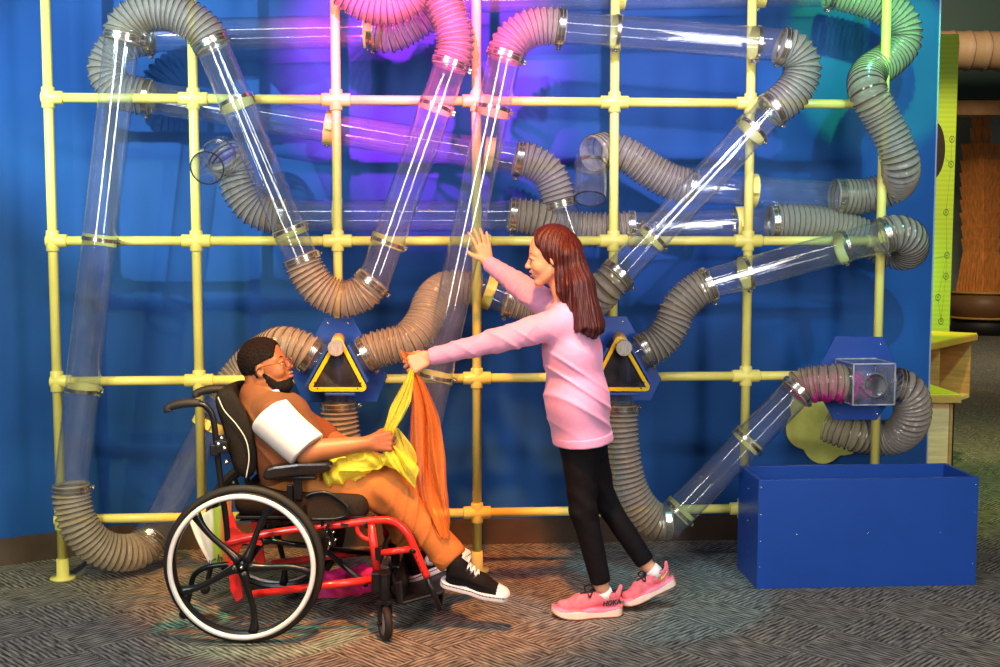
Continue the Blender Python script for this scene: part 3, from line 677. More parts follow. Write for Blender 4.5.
# clear box with a round opening, on its hexagonal plate
root = thing('outlet_box', G(873, 385, -0.13), 'clear acrylic box with a round metal opening on a blue hexagonal plate, above the bin', 'outlet box')
mb = MB(); mb.prism([G(x, y, -0.028) for x, y in [(836, 336), (883, 337), (905, 378), (877, 420), (834, 420), (812, 381)]], GN * 0.012); pl = mb.build('hexagonal_plate', plate_m, root, bevel=0.003)
for (x, y) in [(881, 344), (877, 414), (838, 414)]:
    mb = MB(); mb.lathe([(0, 0), (-0.002, 0.0045), (0.001, 0.0045), (0.001, 0)], G(x, y, -0.0285), GN, 10); mb.build('plate_screw', steel, pl)
fo = -0.25; fl, fr = G(853.8, 364, fo), G(895.3, 364, fo); fb = G(853.8, 405, fo); wbx = (fr - fl).length; hbx = fl.z - fb.z; zc = (fl.z + fb.z) / 2
xl_ = fl + (fb - fl) * 0; base = Vector((fl.x, fl.y, fb.z)); X_ = GU; D_ = GN; dep = 0.218
boxm = clear_mat('box acrylic', (0.90, 0.92, 0.96), 0.06)
def pane(o, u, v, th, name='pane'):
    mb = MB(); mb.prism([o, o + u, o + u + v, o + v], th); mb.build(name, boxm, root)
Zv = Vector((0, 0, 1))
pane(base, X_ * wbx, Zv * hbx, D_ * 0.005); pane(base, D_ * dep, Zv * hbx, X_ * 0.005); pane(base + X_ * wbx, D_ * dep, Zv * hbx, -X_ * 0.005)
pane(base, X_ * wbx, D_ * dep, Zv * 0.005); pane(base + Zv * hbx, X_ * wbx, D_ * dep, -Zv * 0.005)
edge_m = clear_mat('polished acrylic edge', (0.7, 0.75, 0.8), 0.45, (0.75, 0.8, 0.85), rough=0.1)
mb = MB(); c8 = [base + X_ * a * wbx + D_ * b_ * dep + Zv * c_ * hbx for a in (0, 1) for b_ in (0, 1) for c_ in (0, 1)]
for i in range(8):
    for j in range(i + 1, 8):
        if bin(i ^ j).count('1') == 1: mb.bar(c8[i], c8[j], 0.006, 0.006, (0.3, 0.2, 1) if (i ^ j) != 1 else (1, 0, 0))
mb.build('edge', edge_m, root)
oc = G(875, 385, fo - 0.004); mb = MB(); ro_ = 0.0535
mb.lathe([(-0.006, ro_), (0.10, ro_), (0.10, ro_ - 0.006), (-0.006, ro_ - 0.006)], oc, GN, 40, closed=True); mb.build('opening_ring', mat('bright metal ring', (0.75, 0.76, 0.76), 0.2, 0.9), root)
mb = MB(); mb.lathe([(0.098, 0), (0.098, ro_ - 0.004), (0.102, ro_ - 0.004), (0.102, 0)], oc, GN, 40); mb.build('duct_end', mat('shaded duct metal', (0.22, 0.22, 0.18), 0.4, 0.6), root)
for (x, y) in [(875, 365.5), (873, 404), (860.5, 387)]:
    mb = MB(); mb.lathe([(0, 0), (-0.002, 0.004), (0.001, 0.004), (0.001, 0)], G(x, y, fo - 0.001), GN, 10); mb.build('box_screw', screw_m, root)
colm = mat('bright metal ring', (0.75, 0.76, 0.76), 0.2)
for sgn, xx in ((-1, 0), (1, wbx)):
    q = base + X_ * xx + D_ * (0.25 - 0.14) + Zv * hbx * 0.48; mb = MB(); mb.lathe([(0, 0.070), (0.028, 0.070), (0.028, 0.066), (0, 0.066)], q, X_ * sgn, 36, closed=True); mb.build('side_collar', colm, root)
# magenta scarf being sucked through hose and box
mag = veil_mat('magenta chiffon', (0.90, 0.02, 0.45), 0.0, 0.6, trans=0.4)
sc = thing('magenta_scarf', G(850, 390, -0.14), 'bright magenta scarf caught inside the clear box and its left hose', 'scarf')
hp = spline([G(805, 387, F_), G(815, 386, F_ - .02), G(828, 385, BX + .03), G(846, 386, BX + .03)], 0.02)
def fsc(P):
    d = np.full(len(P), 9.0, np.float32)
    for i in range(len(hp) - 1): d = smin(d, sd_cap(P, hp[i] - Zv * .006, hp[i + 1] - Zv * .006, 0.056, 0.058), 0.02)
    b0 = base + X_ * 0.035 + D_ * 0.08 + Zv * 0.075
    d = smin(d, sd_ell(P, b0, (0.026, 0.045, 0.062)), 0.02); d = smin(d, sd_cap(P, b0, base + X_ * .085 + D_ * .06 + Zv * .04, .024, .018), .02)
    d = smin(d, sd_cap(P, b0 + Zv * .035, base + X_ * .078 + D_ * .02 + Zv * .112, .02, .010), .015)
    d = d + 0.006 * np.sin(P[:, 0] * 110 + P[:, 2] * 60) * np.sin(P[:, 2] * 130 + P[:, 1] * 90)
    return d
lo_ = np.array(hp[0]) - 0.12; hi_ = np.array(base + X_ * .13 + D_ * .2 + Zv * .2)
sdf_mesh(fsc, np.minimum(lo_, np.array(base) - .05), np.maximum(hi_, np.array(hp[0]) + .1), 0.005, 'crumpled_cloth', mag, sc)

# scalloped flower panel on the wall
fc = G(828, 421, WOFF - 0.02); pts = []
for k in range(120):
    a = 2 * math.pi * k / 120; rr_ = 0.185 + 0.032 * abs(math.sin(3.0 * a + 0.5)); pts.append(fc + GU * math.cos(a) * rr_ + Zv * math.sin(a) * rr_)
mb = MB(); mb.prism(pts, GN * 0.016)
tag(mb.build('flower_panel', mat('lime flower board', (0.80, 0.78, 0.17), 0.5, nscale=6, namp=0.2), bevel=0.003), 'yellow-green scalloped flower board on the blue wall behind the curled hose', 'wall decoration')

# ------------------------------------------------------------------ blue bin
bl, br, kl = FL(756.8, 589), FL(975.5, 585), FL(735.5, 568)
ex = (br - bl); Lx = ex.length; ex.normalize(); ey = (kl - bl); ey = (ey - ex * ey.dot(ex)); Ly = ey.length; ey.normalize(); Hb = W(760, 480, bl.y).z
root = thing('blue_bin', (bl + br) / 2 + ey * Ly / 2, 'open royal blue laminate bin standing on the carpet below the clear box', 'bin')
Mb = Matrix((ex, ey, Zv)).transposed(); t_ = 0.019; o_ = bl
def bx(name, c, s, par=root): 
    mb = MB(); mb.box(o_ + ex * c[0] + ey * c[1] + Zv * c[2], s, Mb); return mb.build(name, plate_m, par, bevel=0.0015)
front = bx('front_board', (Lx / 2, t_ / 2, Hb / 2), (Lx, t_, Hb)); bx('back_board', (Lx / 2, Ly - t_ / 2, Hb / 2), (Lx, t_, Hb))
side = bx('side_board', (t_ / 2, Ly / 2, Hb / 2), (t_, Ly - 2 * t_, Hb)); bx('side_board', (Lx - t_ / 2, Ly / 2, Hb / 2), (t_, Ly - 2 * t_, Hb)); bx('bottom_board', (Lx / 2, Ly / 2, 0.03), (Lx - 2 * t_, Ly - 2 * t_, t_))
for u, v in [(0.012, .93), (0.012, .68), (0.012, .44), (0.012, .2), (0.175, .5), (0.5, .5), (0.83, .5), (0.988, .93), (0.988, .68), (0.988, .44), (0.988, .2)]:
    mb = MB(); mb.lathe([(-0.0015, 0), (-0.0015, 0.0035), (0.002, 0.0035), (0.002, 0)], o_ + ex * u * Lx + Zv * v * Hb, ey, 10); mb.build('screw', steel, front)
for v in (.25, .55, .85):
    mb = MB(); mb.lathe([(-0.0015, 0), (-0.0015, 0.0035), (0.002, 0.0035), (0.002, 0)], o_ + ey * Ly * .5 + Zv * v * Hb, ex, 10); mb.build('screw', steel, side)
# ------------------------------------------------------------------ wheelchair
YN, YFAR = 4.24, 4.66; YM = 4.45
red = mat('red enamel frame', (0.75, 0.025, 0.018), 0.25, nscale=10, namp=0.05, coat=0.4)
blk = mat('black anodised metal', (0.012, 0.012, 0.013), 0.28, 0.3)
blkp = mat('black plastic', (0.008, 0.007, 0.007), 0.42, nscale=20, spec=0.3)
tyre_m = mat('grey black tyre rubber', (0.022, 0.017, 0.014), 0.6, nscale=50, spec=0.25)
hand_m = mat('white coated handrim', (0.78, 0.70, 0.66), 0.35)
fab = mat('black padded fabric', (0.016, 0.012, 0.010), 0.8, nscale=220, namp=0.5, bump=0.5, spec=0.15)
mesh_f = mat('brown black spacer mesh', (0.032, 0.02, 0.014), 0.9, nscale=350, namp=0.8, bump=0.8, spec=0.15)
chr_ = mat('chrome bolt', (0.6, 0.6, 0.6), 0.2, 1.0)
wc = thing('wheelchair', (W(290, 600, YM).x, YM, 0), 'red framed manual wheelchair with white handrims and black seat, carrying the boy', 'wheelchair')
dY = Vector((0, 1, 0))
def big_wheel(c, side):
    """side -1: handrim towards -Y"""
    w = bpy.data.objects.new('drive_wheel', None)
    Rw = c.z - 0.0
    mb = MB(); prof = [(math.sin(a) * 0.016, Rw - 0.0155 + math.cos(a) * 0.0155) for a in np.linspace(0, 2 * math.pi, 14, endpoint=False)]
    mb.lathe(prof, c, dY, 96, closed=True); root_ = mb.build('drive_wheel', tyre_m, wc)
    mb = MB(); ri = Rw - 0.033; mb.lathe([(-0.013, ri), (-0.010, ri + 0.006), (0.010, ri + 0.006), (0.013, ri), (0.009, ri - 0.012), (-0.009, ri - 0.012)], c, dY, 96, closed=True); mb.build('rim', blk, root_)
    hc = c + dY * side * 0.042; hr = 0.2615
    mb = MB(); prof = [(math.sin(a) * 0.0095, hr + math.cos(a) * 0.0095) for a in np.linspace(0, 2 * math.pi, 12, endpoint=False)]
    mb.lathe(prof, hc, dY, 96, closed=True); mb.build('handrim', hand_m, root_)
    mb = MB()
    for a in (20, 92, 164, 236, 308):
        e = Vector((math.cos(R(a)), 0, math.sin(R(a)))); mb.bar(c + e * (ri - 0.002), hc + e * (hr - 0.004), 0.012, 0.005, e)
    mb.build('handrim_tab', blk, root_)
    for a in (60, 130, 200, 274, 350):
        mb = MB(); pts = []; rad = []
        for k in range(13):
            t = k / 12; r_ = 0.02 + t * (ri - 0.026); aa = R(a) + 0.10 * math.sin(t * math.pi) + 0.05 * t
            pts.append(c + Vector((math.cos(aa), 0, math.sin(aa))) * r_ + dY * side * (0.018 * (1 - t))); rad.append(0.0150 - 0.0035 * math.sin(t * math.pi) + 0.006 * max(0, t - 0.8) / 0.2 + 0.006 * max(0, 0.25 - t) / 0.25)
        mb.tube(pts, rad, 12); mb.build('spoke', blk, root_)
    mb = MB(); mb.lathe([(0.028 * -1, 0), (-0.028, 0.014), (-0.02, 0.026), (0.03, 0.028), (0.04, 0.02), (0.04, 0)], c, dY * -side * 1.0, 24); mb.lathe([(0.045, 0), (0.045, 0.008), (0.028, 0.010), (0.028, 0)], c, dY * side, 16); mb.build('hub', blk, root_)
    mb = MB(); mb.lathe([(0.048, 0), (0.047, 0.006), (0.044, 0.006), (0.044, 0)], c, dY * side, 16); mb.build('axle_cap', chr_, root_)
    bpy.data.objects.remove(w)
wcn = W(244, 563.8, 4.15); wcn.z = 0.2965 
wc_f = Vector((wcn.x, 4.74, wcn.z))
big_wheel(wcn, -1); big_wheel(wc_f, 1)
def N_(x, y, Y=YN): return W(x, y, Y)
def pair(name, fn, m, bevel=0):
    for dy in (0, YFAR - YN):
        mb = MB(); fn(mb, dY * dy); mb.build(name, m, wc, bevel=bevel)
RTU = 0.0145
fr = spline([N_(226, 543), N_(262, 534.5), N_(300, 529), N_(349, 523.5), N_(380, 520), N_(394, 522), N_(407, 533), N_(416, 552), N_(427, 577)], 0.015)
pair('seat_tube', lambda mb, d: mb.tube([p + d for p in fr], RTU, 16), red)
pair('front_upright', lambda mb, d: mb.tube([N_(371, 524) + d, N_(377, 572) + d], 0.0155, 16), red)
pair('lower_tube', lambda mb, d: mb.tube([N_(250, 594.5) + d, N_(378, 579) + d], 0.0145, 16), red)
pair('hanger_brace', lambda mb, d: mb.tube([N_(381, 553) + d, N_(411, 549) + d], 0.0125, 14), red)
hk = spline([N_(357, 523), N_(358, 532), N_(364, 538), N_(371, 540)], 0.01)
pair('hook', lambda mb, d: mb.tube([p + d for p in hk], 0.009, 12), red)
rear = [(224, 517), (232, 514), (237, 530), (250, 537), (262, 541), (262, 546), (243, 544), (238, 552), (240, 580), (243, 598), (236, 603), (230, 590), (227, 555)]
pair('rear_plate', lambda mb, d: mb.prism([N_(x, y) + d for x, y in rear], dY * 0.018), red, 0.004)
pair('axle_block', lambda mb, d: mb.box(N_(243, 565) + d, (0.04, 0.05, 0.06)), blk, 0.006)
mb = MB(); mb.tube([N_(243, 566), N_(243, 566) + dY * (YFAR - YN)], 0.015, 16); mb.build('axle_tube', blk, wc)
mb = MB(); a = N_(377, 566); mb.tube([a + dY * 0.0, a + dY * (YFAR - YN)], 0.012, 14); mb.build('cross_tube', blk, wc)
mb = MB(); mb.tube([N_(262, 540), N_(366, 585) + dY * (YFAR - YN)], 0.0105, 14); mb.build('folding_brace', blk, wc)
mb = MB(); mb.tube([N_(262, 540) + dY * (YFAR - YN), N_(366, 585)], 0.0105, 14); mb.build('folding_brace', blk, wc)
# tube clamps, decals, bolts
def clampf(mb, d):
    mb.tube([N_(364, 524) + d, N_(368, 523.6) + d], 0.018, 16)
pair('tube_clamp', clampf, blk, 0.002)
pair('latch_block', lambda mb, d: mb.box(N_(378, 553) + d, (0.024, 0.03, 0.05)), blk, 0.002)
pair('hanger_clamp', lambda mb, d: mb.tube([N_(412.5, 548) + d, N_(414, 552) + d], 0.0175, 16), blk)
for dy in (0, YFAR - YN):
    mb = MB()
    for x, y in [(376, 573), (376.5, 585), (327, 531), (334, 531), (329, 539), (336, 538.5)]:
        mb.lathe([(-0.022, 0), (-0.021, 0.0055), (-0.012, 0.0065), (-0.012, 0)], N_(x, y) + dY * dy, dY, 12)
    mb.tube([N_(331, 540) + dY * (dy - .018), N_(328, 548) + dY * (dy - .022)], 0.006, 10)
    mb.build('bolt', chr_, wc)
mb = MB()
for x, y in [(417, 556), (419, 561), (421, 566), (423, 571)]: mb.lathe([(-0.0152, 0), (-0.0152, 0.003), (-0.012, 0.003), (-0.012, 0)], N_(x, y), dY, 8)
mb.build('adjustment_hole', blk, wc)
mb = MB(); mb.box(N_(331.5, 536.5) - dY * 0.006, (0.014, 0.012, 0.07), Matrix.Rotation(-0.3, 3, 'Y')); mb.box(N_(323, 522) - dY * 0.006, (0.012, 0.016, 0.05)); mb.build('guard_bracket', blk, wc, bevel=0.002)
mb = MB(); mb.box(N_(345, 524.1) - dY * 0.0138, (0.028, 0.004, 0.012), Matrix.Rotation(0.09, 3, 'Y')); mb.build('frame_sticker', mat('black sticker', (0.02, 0.02, 0.02), 0.3), wc)
# casters
def caster(c, d):
    """c: wheel centre, turned so its tread faces the camera"""
    ax = Vector((0.93, 0.36, 0)).normalized(); rw = c.z
    mb = MB(); prof = [(math.sin(a) * 0.0155, rw - 0.013 + math.cos(a) * 0.013) for a in np.linspace(0, 2 * math.pi, 12, endpoint=False)]
    mb.lathe(prof, c, ax, 40, closed=True); o = mb.build('caster', tyre_m, wc)
    mb = MB(); mb.lathe([(-0.012, 0), (-0.012, rw - .02), (0.012, rw - .02), (0.012, 0)], c, ax, 24); mb.build('caster_hub', mat('grey hub', (0.25, 0.22, 0.2), 0.4), o)
    mb = MB()
    for s in (-1, 1): mb.bar(c + ax * s * 0.022 - Vector((0, 0, .008)), c + ax * s * 0.022 + Vector((0, 0, rw + 0.012)), 0.006, 0.026, (-ax.y, ax.x, 0))
    mb.box(c + Vector((0, 0, rw + 0.014)), (0.056, 0.034, 0.012)); mb.tube([c + Vector((0, 0, rw + .014)), c + Vector((0, 0, rw + 0.115))], 0.019, 16); mb.tube([c + Vector((0, 0, rw + .112)), c + Vector((0, 0, rw + 0.122))], 0.022, 16)
    mb.tube([c - ax * .03, c + ax * .03], 0.006, 10); mb.build('caster_fork', blkp, o, bevel=0.001)
cc = W(385, 623, FL(385, 640).y); cc.z = 0.066; caster(cc, 0); caster(cc + dY * 0.5 + Vector((-.005, 0, 0)), 0)
for dy in (0, 0.5):
    mb = MB(); p = cc + Vector((0, dy, 0.15)); mb.box(p + Vector((-0.02, 0.03, 0)), (0.06, 0.06, 0.075)); mb.build('caster_bracket', blkp, wc, bevel=0.006)
# leg hangers and footplate
pair('hanger_extension', lambda mb, d: mb.tube([N_(425.5, 573) + d, N_(440, 610) + d], 0.0105, 14), blk)
fpl = [N_(399, 593), N_(452, 577), N_(462, 589), N_(414, 611)]
mb = MB(); A_ = N_(402, 597, 4.27); B2 = N_(452, 597, 4.27); z_ = A_.z
mb.prism([Vector((A_.x, 4.24, z_ - .025)), Vector((B2.x - .03, 4.24, z_ + 0.02)), Vector((B2.x, 4.66, z_ + 0.02)), Vector((A_.x, 4.66, z_ - .025))], (0, 0, 0.014)); mb.build('footplate', blkp, wc, bevel=0.005)
mb = MB(); mb.prism([Vector((A_.x - .02, 4.24, z_ - .02)), Vector((A_.x + .01, 4.24, z_ - .02)), Vector((A_.x, 4.25, z_ + .07)), Vector((A_.x - .03, 4.25, z_ + .06))], (0, 0.4, 0)); mb.build('heel_loop', blkp, wc, bevel=0.006)
mb = MB(); mb.tube([N_(439, 608), N_(439, 608) + dY * (YFAR - YN)], 0.010, 12); mb.build('footplate_bar', blk, wc)
# seat
zs = N_(300, 520).z; xs0, xs1 = N_(232, 510).x, N_(367, 510).x
mb = MB(); mb.box(((xs0 + xs1) / 2, YM, zs + 0.006), (xs1 - xs0 - .02, 0.40, 0.012)); mb.build('seat_pan', blkp, wc, bevel=0.003)
def fcush(P):
    Mx = Matrix.Rotation(0.05, 3, 'Y')
    d = sd_box(P, ((xs0 + xs1) / 2, YM, zs + 0.05), ((xs1 - xs0) / 2, 0.205, 0.052), 0.045, Mx)
    return d
sdf_mesh(fcush, (xs0 - .05, YM - .27, zs - .06), (xs1 + .05, YM + .27, zs + .17), 0.008, 'seat_cushion', mesh_f, wc)
# backrest: padded shell
bp_ = [(213, 398), (219, 390), (231, 389), (241, 396), (250, 414), (257, 433), (261, 455), (260, 478), (247, 482), (234, 478), (228, 455), (222, 428), (215, 410)]
prof = [N_(x, y, 4.27) for x, y in bp_]
mb = MB(); nb_ = len(prof)
def shell():
    vs = []; L = 9
    for k in range(L):
        t = k / (L - 1); Y = 4.27 + 0.36 * t; cv = 1 - (2 * t - 1)**2
        for i, p in enumerate(prof):
            q = Vector((p.x, Y, p.z))
            fwd = max(0, (p.x - (prof[0].x + (prof[7].x - prof[0].x) * (prof[0].z - p.z) / (prof[0].z - prof[7].z))))
            q.x -= cv * 0.06 * (1 if i in (3, 4, 5, 6, 7) else 0.3)
            if k in (0, L - 1):
                c_ = Vector((sum(v.x for v in prof) / nb_, Y, sum(v.z for v in prof) / nb_)); q = c_ + (q - c_) * 0.93; q.y += 0.008 * (1 if k else -1) * 0
            vs.append(q)
    fs = [(k * nb_ + i, k * nb_ + (i + 1) % nb_, (k + 1) * nb_ + (i + 1) % nb_, (k + 1) * nb_ + i) for k in range(L - 1) for i in range(nb_)]
    fs += [tuple(range(nb_))[::-1], tuple((L - 1) * nb_ + i for i in range(nb_))]
    return vs, fs
mb.add(*shell(), 0, True); bk = mb.build('backrest', fab, wc, sub=2)
bk.modifiers['sub'].levels = 1
pip = spline([N_(218, 397, 4.262), N_(224, 410, 4.26), N_(236, 424, 4.26), N_(246, 440, 4.26), N_(249, 458, 4.26), N_(246, 478, 4.262)], 0.01)
mb = MB(); mb.tube(pip, 0.0022, 8); mb.build('white_piping', mat('pale piping', (0.6, 0.58, 0.5), 0.6), bk)
# back canes with push handles
cane = spline([N_(197, 403.5), N_(204, 405), N_(211, 412), N_(214, 424), N_(217, 450), N_(221, 485), N_(226, 520), N_(228, 545)], 0.012)
pair('back_cane', lambda mb, d: mb.tube([p + d * 0.96 for p in cane], 0.0115, 14), blk)
grip = spline([N_(168.5, 412), N_(168, 408), N_(173, 405.5), N_(186, 403), N_(200, 403)], 0.008)
def gripf(mb, d):
    n = len(grip); mb.tube([p + d * 0.96 for p in grip], [0.013 + 0.004 * math.sin(math.pi * i / n) + 0.0012 * (i % 2) + (0.003 if i < 3 else 0) for i in range(n)], 16)
pair('push_handle', gripf, mat('black ribbed rubber', (0.02, 0.02, 0.02), 0.5, nscale=120, bump=0.4))
def backbr(mb, d):
    mb.box(N_(222.5, 446) + d * .9 - dY * .01, (0.05, 0.04, 0.05)); mb.box(N_(216, 449) + d * .9 - dY * .012, (0.035, 0.035, 0.045))
pair('back_bracket', backbr, blkp, 0.006)
for dy in (0, .38):
    mb = MB()
    for x, y in [(223, 437), (226, 447), (228, 461), (220, 443)]: mb.lathe([(-0.034, 0), (-0.033, 0.009), (-0.01, 0.010), (-0.01, 0)], N_(x, y) + dY * dy, dY, 14)
    mb.build('bracket_bolt', chr_, wc)
# armrests with D shaped side guards
pad = [(264, 474), (267, 467), (275, 464.5), (300, 461.5), (328, 461), (333.5, 464), (332, 469), (325, 471.5), (300, 474), (272, 479), (265, 478)]
for dy in (-0.005, YFAR - YN - .02):
    mb = MB(); mb.prism([N_(x, y) + dY * (dy - 0.03) for x, y in pad], dY * 0.062); mb.build('arm_pad', mat('black vinyl pad', (0.014, 0.011, 0.010), 0.22, bump=0.1), wc, bevel=0.012)
pair('arm_post', lambda mb, d: (mb.box(N_(298, 486) + d, (0.03, 0.022, 0.10)), mb.box(N_(298, 477.5) + d, (0.14, 0.03, 0.012)), mb.box(N_(290, 500) + d, (0.022, 0.02, 0.12))), blk, 0.003)
gd = spline([N_(305, 497, 4.22), N_(312, 493.5, 4.22), N_(327, 493, 4.22), N_(340, 500, 4.22), N_(348, 508, 4.22), N_(346, 515, 4.22), N_(336, 518.5, 4.22), N_(310, 519.5, 4.22)], 0.01)
pair('side_guard', lambda mb, d: mb.tube([p + d for p in gd], 0.0075, 12), blk)
pair('guard_panel', lambda mb, d: mb.prism([N_(x, y, 4.225) + d for x, y in [(306, 498), (313, 495), (327, 495), (339, 501), (346, 509), (344, 515), (335, 517.5), (308, 518.5)]], dY * 0.004), mesh_f)
# wheel lock and clamp block
mb = MB(); mb.bar(N_(330, 522, 4.20), N_(318, 545, 4.20), 0.012, 0.03, (0, 1, 0)); mb.bar(N_(326, 536, 4.20), N_(316, 585, 4.22), 0.03, 0.012, (0, 1, 0)); mb.build('wheel_lock', blkp, wc, bevel=0.003)
# rear anti-tip arms with small wheels
at = spline([N_(236, 594), N_(214, 568), N_(200, 573), N_(190, 582), N_(188, 600), N_(184, 612), N_(180, 619)], 0.012)
at = spline([N_(244, 567), N_(220, 569), N_(202, 572), N_(190, 580), N_(186, 596), N_(181, 618)], 0.012)
for dy in (0.06, YFAR - YN - 0.05):
    mb = MB(); mb.tube([p + dY * dy for p in at], 0.0105, 12); o = mb.build('anti_tip_arm', blk, wc)
    mb = MB(); c = at[-1] + dY * (dy - .012); mb.lathe([(-0.012, 0), (-0.012, 0.014), (-0.008, 0.019), (0.008, 0.019), (0.012, 0.014), (0.012, 0)], c, dY, 20); mb.build('anti_tip_wheel', blkp, o)
    mb = MB(); c = N_(203, 588) + dY * dy; mb.lathe([(-0.01, 0), (-0.01, 0.012), (0.01, 0.012), (0.01, 0)], c, dY, 16); mb.build('tip_roller', chr_, o)
# seat sling under the cushion
mb = MB(); mb.grid(lambda u, v: Vector((xs0 + .02 + u * 0.26, 4.27 + v * .36, zs - 0.01 - 0.055 * math.sin(math.pi * v) * math.sin(math.pi * min(1, u * 1.1)))), 12, 12); mb.build('under_seat_pouch', blkp, wc, solid=0.004)
# white printed bag under the seat, behind the near wheel
wb = mat('white bag cloth', (0.72, 0.72, 0.66), 0.7, nscale=8, namp=0.15)
m, nt, b, out = newmat('bag print')
tc = nt.nodes.new('ShaderNodeTexCoord'); sx = nt.nodes.new('ShaderNodeSeparateXYZ'); nt.links.new(tc.outputs['Generated'], sx.inputs[0])
r = ramp(nt, sx.outputs[0], [(0.0, (0.72, 0.73, 0.68)), (0.52, (0.75, 0.74, 0.66)), (0.58, (0.42, 0.52, 0.06)), (0.74, (0.40, 0.55, 0.05)), (0.78, (0.80, 0.22, 0.05)), (1.0, (0.78, 0.20, 0.05))]); r.color_ramp.interpolation = 'LINEAR'
nt.links.new(r.outputs[0], b.inputs['Base Color']); b.inputs['Roughness'].default_value = 0.6
YBG = 4.56; bag = thing('printed_bag', (W(215, 560, YBG).x, YBG, W(215, 566, YBG).z), 'white bag with green and orange print hanging behind the near wheel of the wheelchair', 'bag')
bq = [W(189, 520, YBG), W(211, 566, YBG), W(234, 566, YBG), W(232, 506, YBG), W(212, 504, YBG)]
def fbag(u, v):
    top = bq[0].lerp(W(232, 500, YBG), u); bot = bq[1].lerp(bq[2], u); p = top.lerp(bot, v); p.y += 0.012 * math.sin(u * 16) * (1 - v) - 0.02 * math.sin(v * 3.14); return p
mb = MB(); mb.grid(fbag, 24, 16); mb.build('bag_panel', m, bag, solid=0.01)
inkm = mat('blue black ink', (0.03, 0.06, 0.09), 0.5)
text_part('lettering', 'uch', 0.055, W(213.5, 560, YBG) - dY * 0.022, (1, 0, 0.28), (0, 0, 1), inkm, bag, 0.0005, shear=0.4)
# ------------------------------------------------------------------ people: shared builders
def V3(x, y, Y): return W(x, y, Y)
def frame_of(f, up):
    f = Vector(f).normalized(); u = Vector(up); u = (u - f * u.dot(f)).normalized(); s = u.cross(f)   # s: the figure's left
    return Matrix((f, s, u)).transposed()      # columns: forward, left, up
def to_local(P, c, M, s=1.0): return ((P - A3(c)) @ np.array(M, dtype=np.float32)) / s
def hand_caps(w, d, n, t, L, curl=(0.3, 0.35, 0.25), spread=0.12, curls=None, thumb=(0.5, 0.8, 0.25), thumb_curl=0.25):
    """w wrist, d finger direction, n palm-facing direction, t thumb side"""
    d = Vector(d).normalized(); n = Vector(n); n = (n - d * n.dot(d)).normalized(); t0 = d.cross(n); t = t0 if t0.dot(Vector(t)) > 0 else -t0; w = Vector(w)
    palm = []; fing = []
    for i, (o, ln) in enumerate(((0.175, 0.93), (0.06, 1.0), (-0.058, 0.95), (-0.168, 0.76))):
        kn = w + d * (0.50 - 0.02 * abs(i - 1)) * L + t * o * L
        palm.append((w + t * o * 0.55 * L + d * 0.05 * L, kn, 0.078 * L, 0.068 * L))
        c_ = curls[i] if curls else curl; a = (1.0 - i * 0.7) * spread
        dd = (d * math.cos(a) + t * math.sin(a)); ang = 0; p = kn; r = 0.052 * L
        for k, (sl, cu) in enumerate(zip((0.25, 0.155, 0.115), c_)):
            ang += cu; q = p + (dd * math.cos(ang) + n * math.sin(ang)) * sl * ln * L
            fing.append((i, p, q, r, r * 0.88)); p = q; r *= 0.88
    p = w + d * 0.14 * L + t * 0.13 * L; dd = (d * thumb[0] + t * thumb[1] + n * thumb[2]).normalized(); r = 0.066 * L
    q = p + dd * 0.20 * L; palm.append((p, q, 0.075 * L, r)); p = q
    for k, sl in enumerate((0.14, 0.11)):
        dd = (dd + n * thumb_curl + d * 0.25).normalized(); q = p + dd * sl * L; fing.append((4, p, q, r, r * 0.85)); p = q; r *= 0.85
    return palm, fing
def sd_hand(P, h, k=0.010):
    palm, fing = h; d = np.full(len(P), 9., np.float32)
    for a, b_, ra, rb in palm: d = smin(d, sd_cap(P, a, b_, ra, rb), k)
    per = {}
    for i, a, b_, ra, rb in fing:
        x = sd_cap(P, a, b_, ra, rb); per[i] = smin(per[i], x, 0.003) if i in per else x
    f = None
    for x in per.values(): f = x if f is None else np.minimum(f, x)
    return smin(d, f, 0.006)
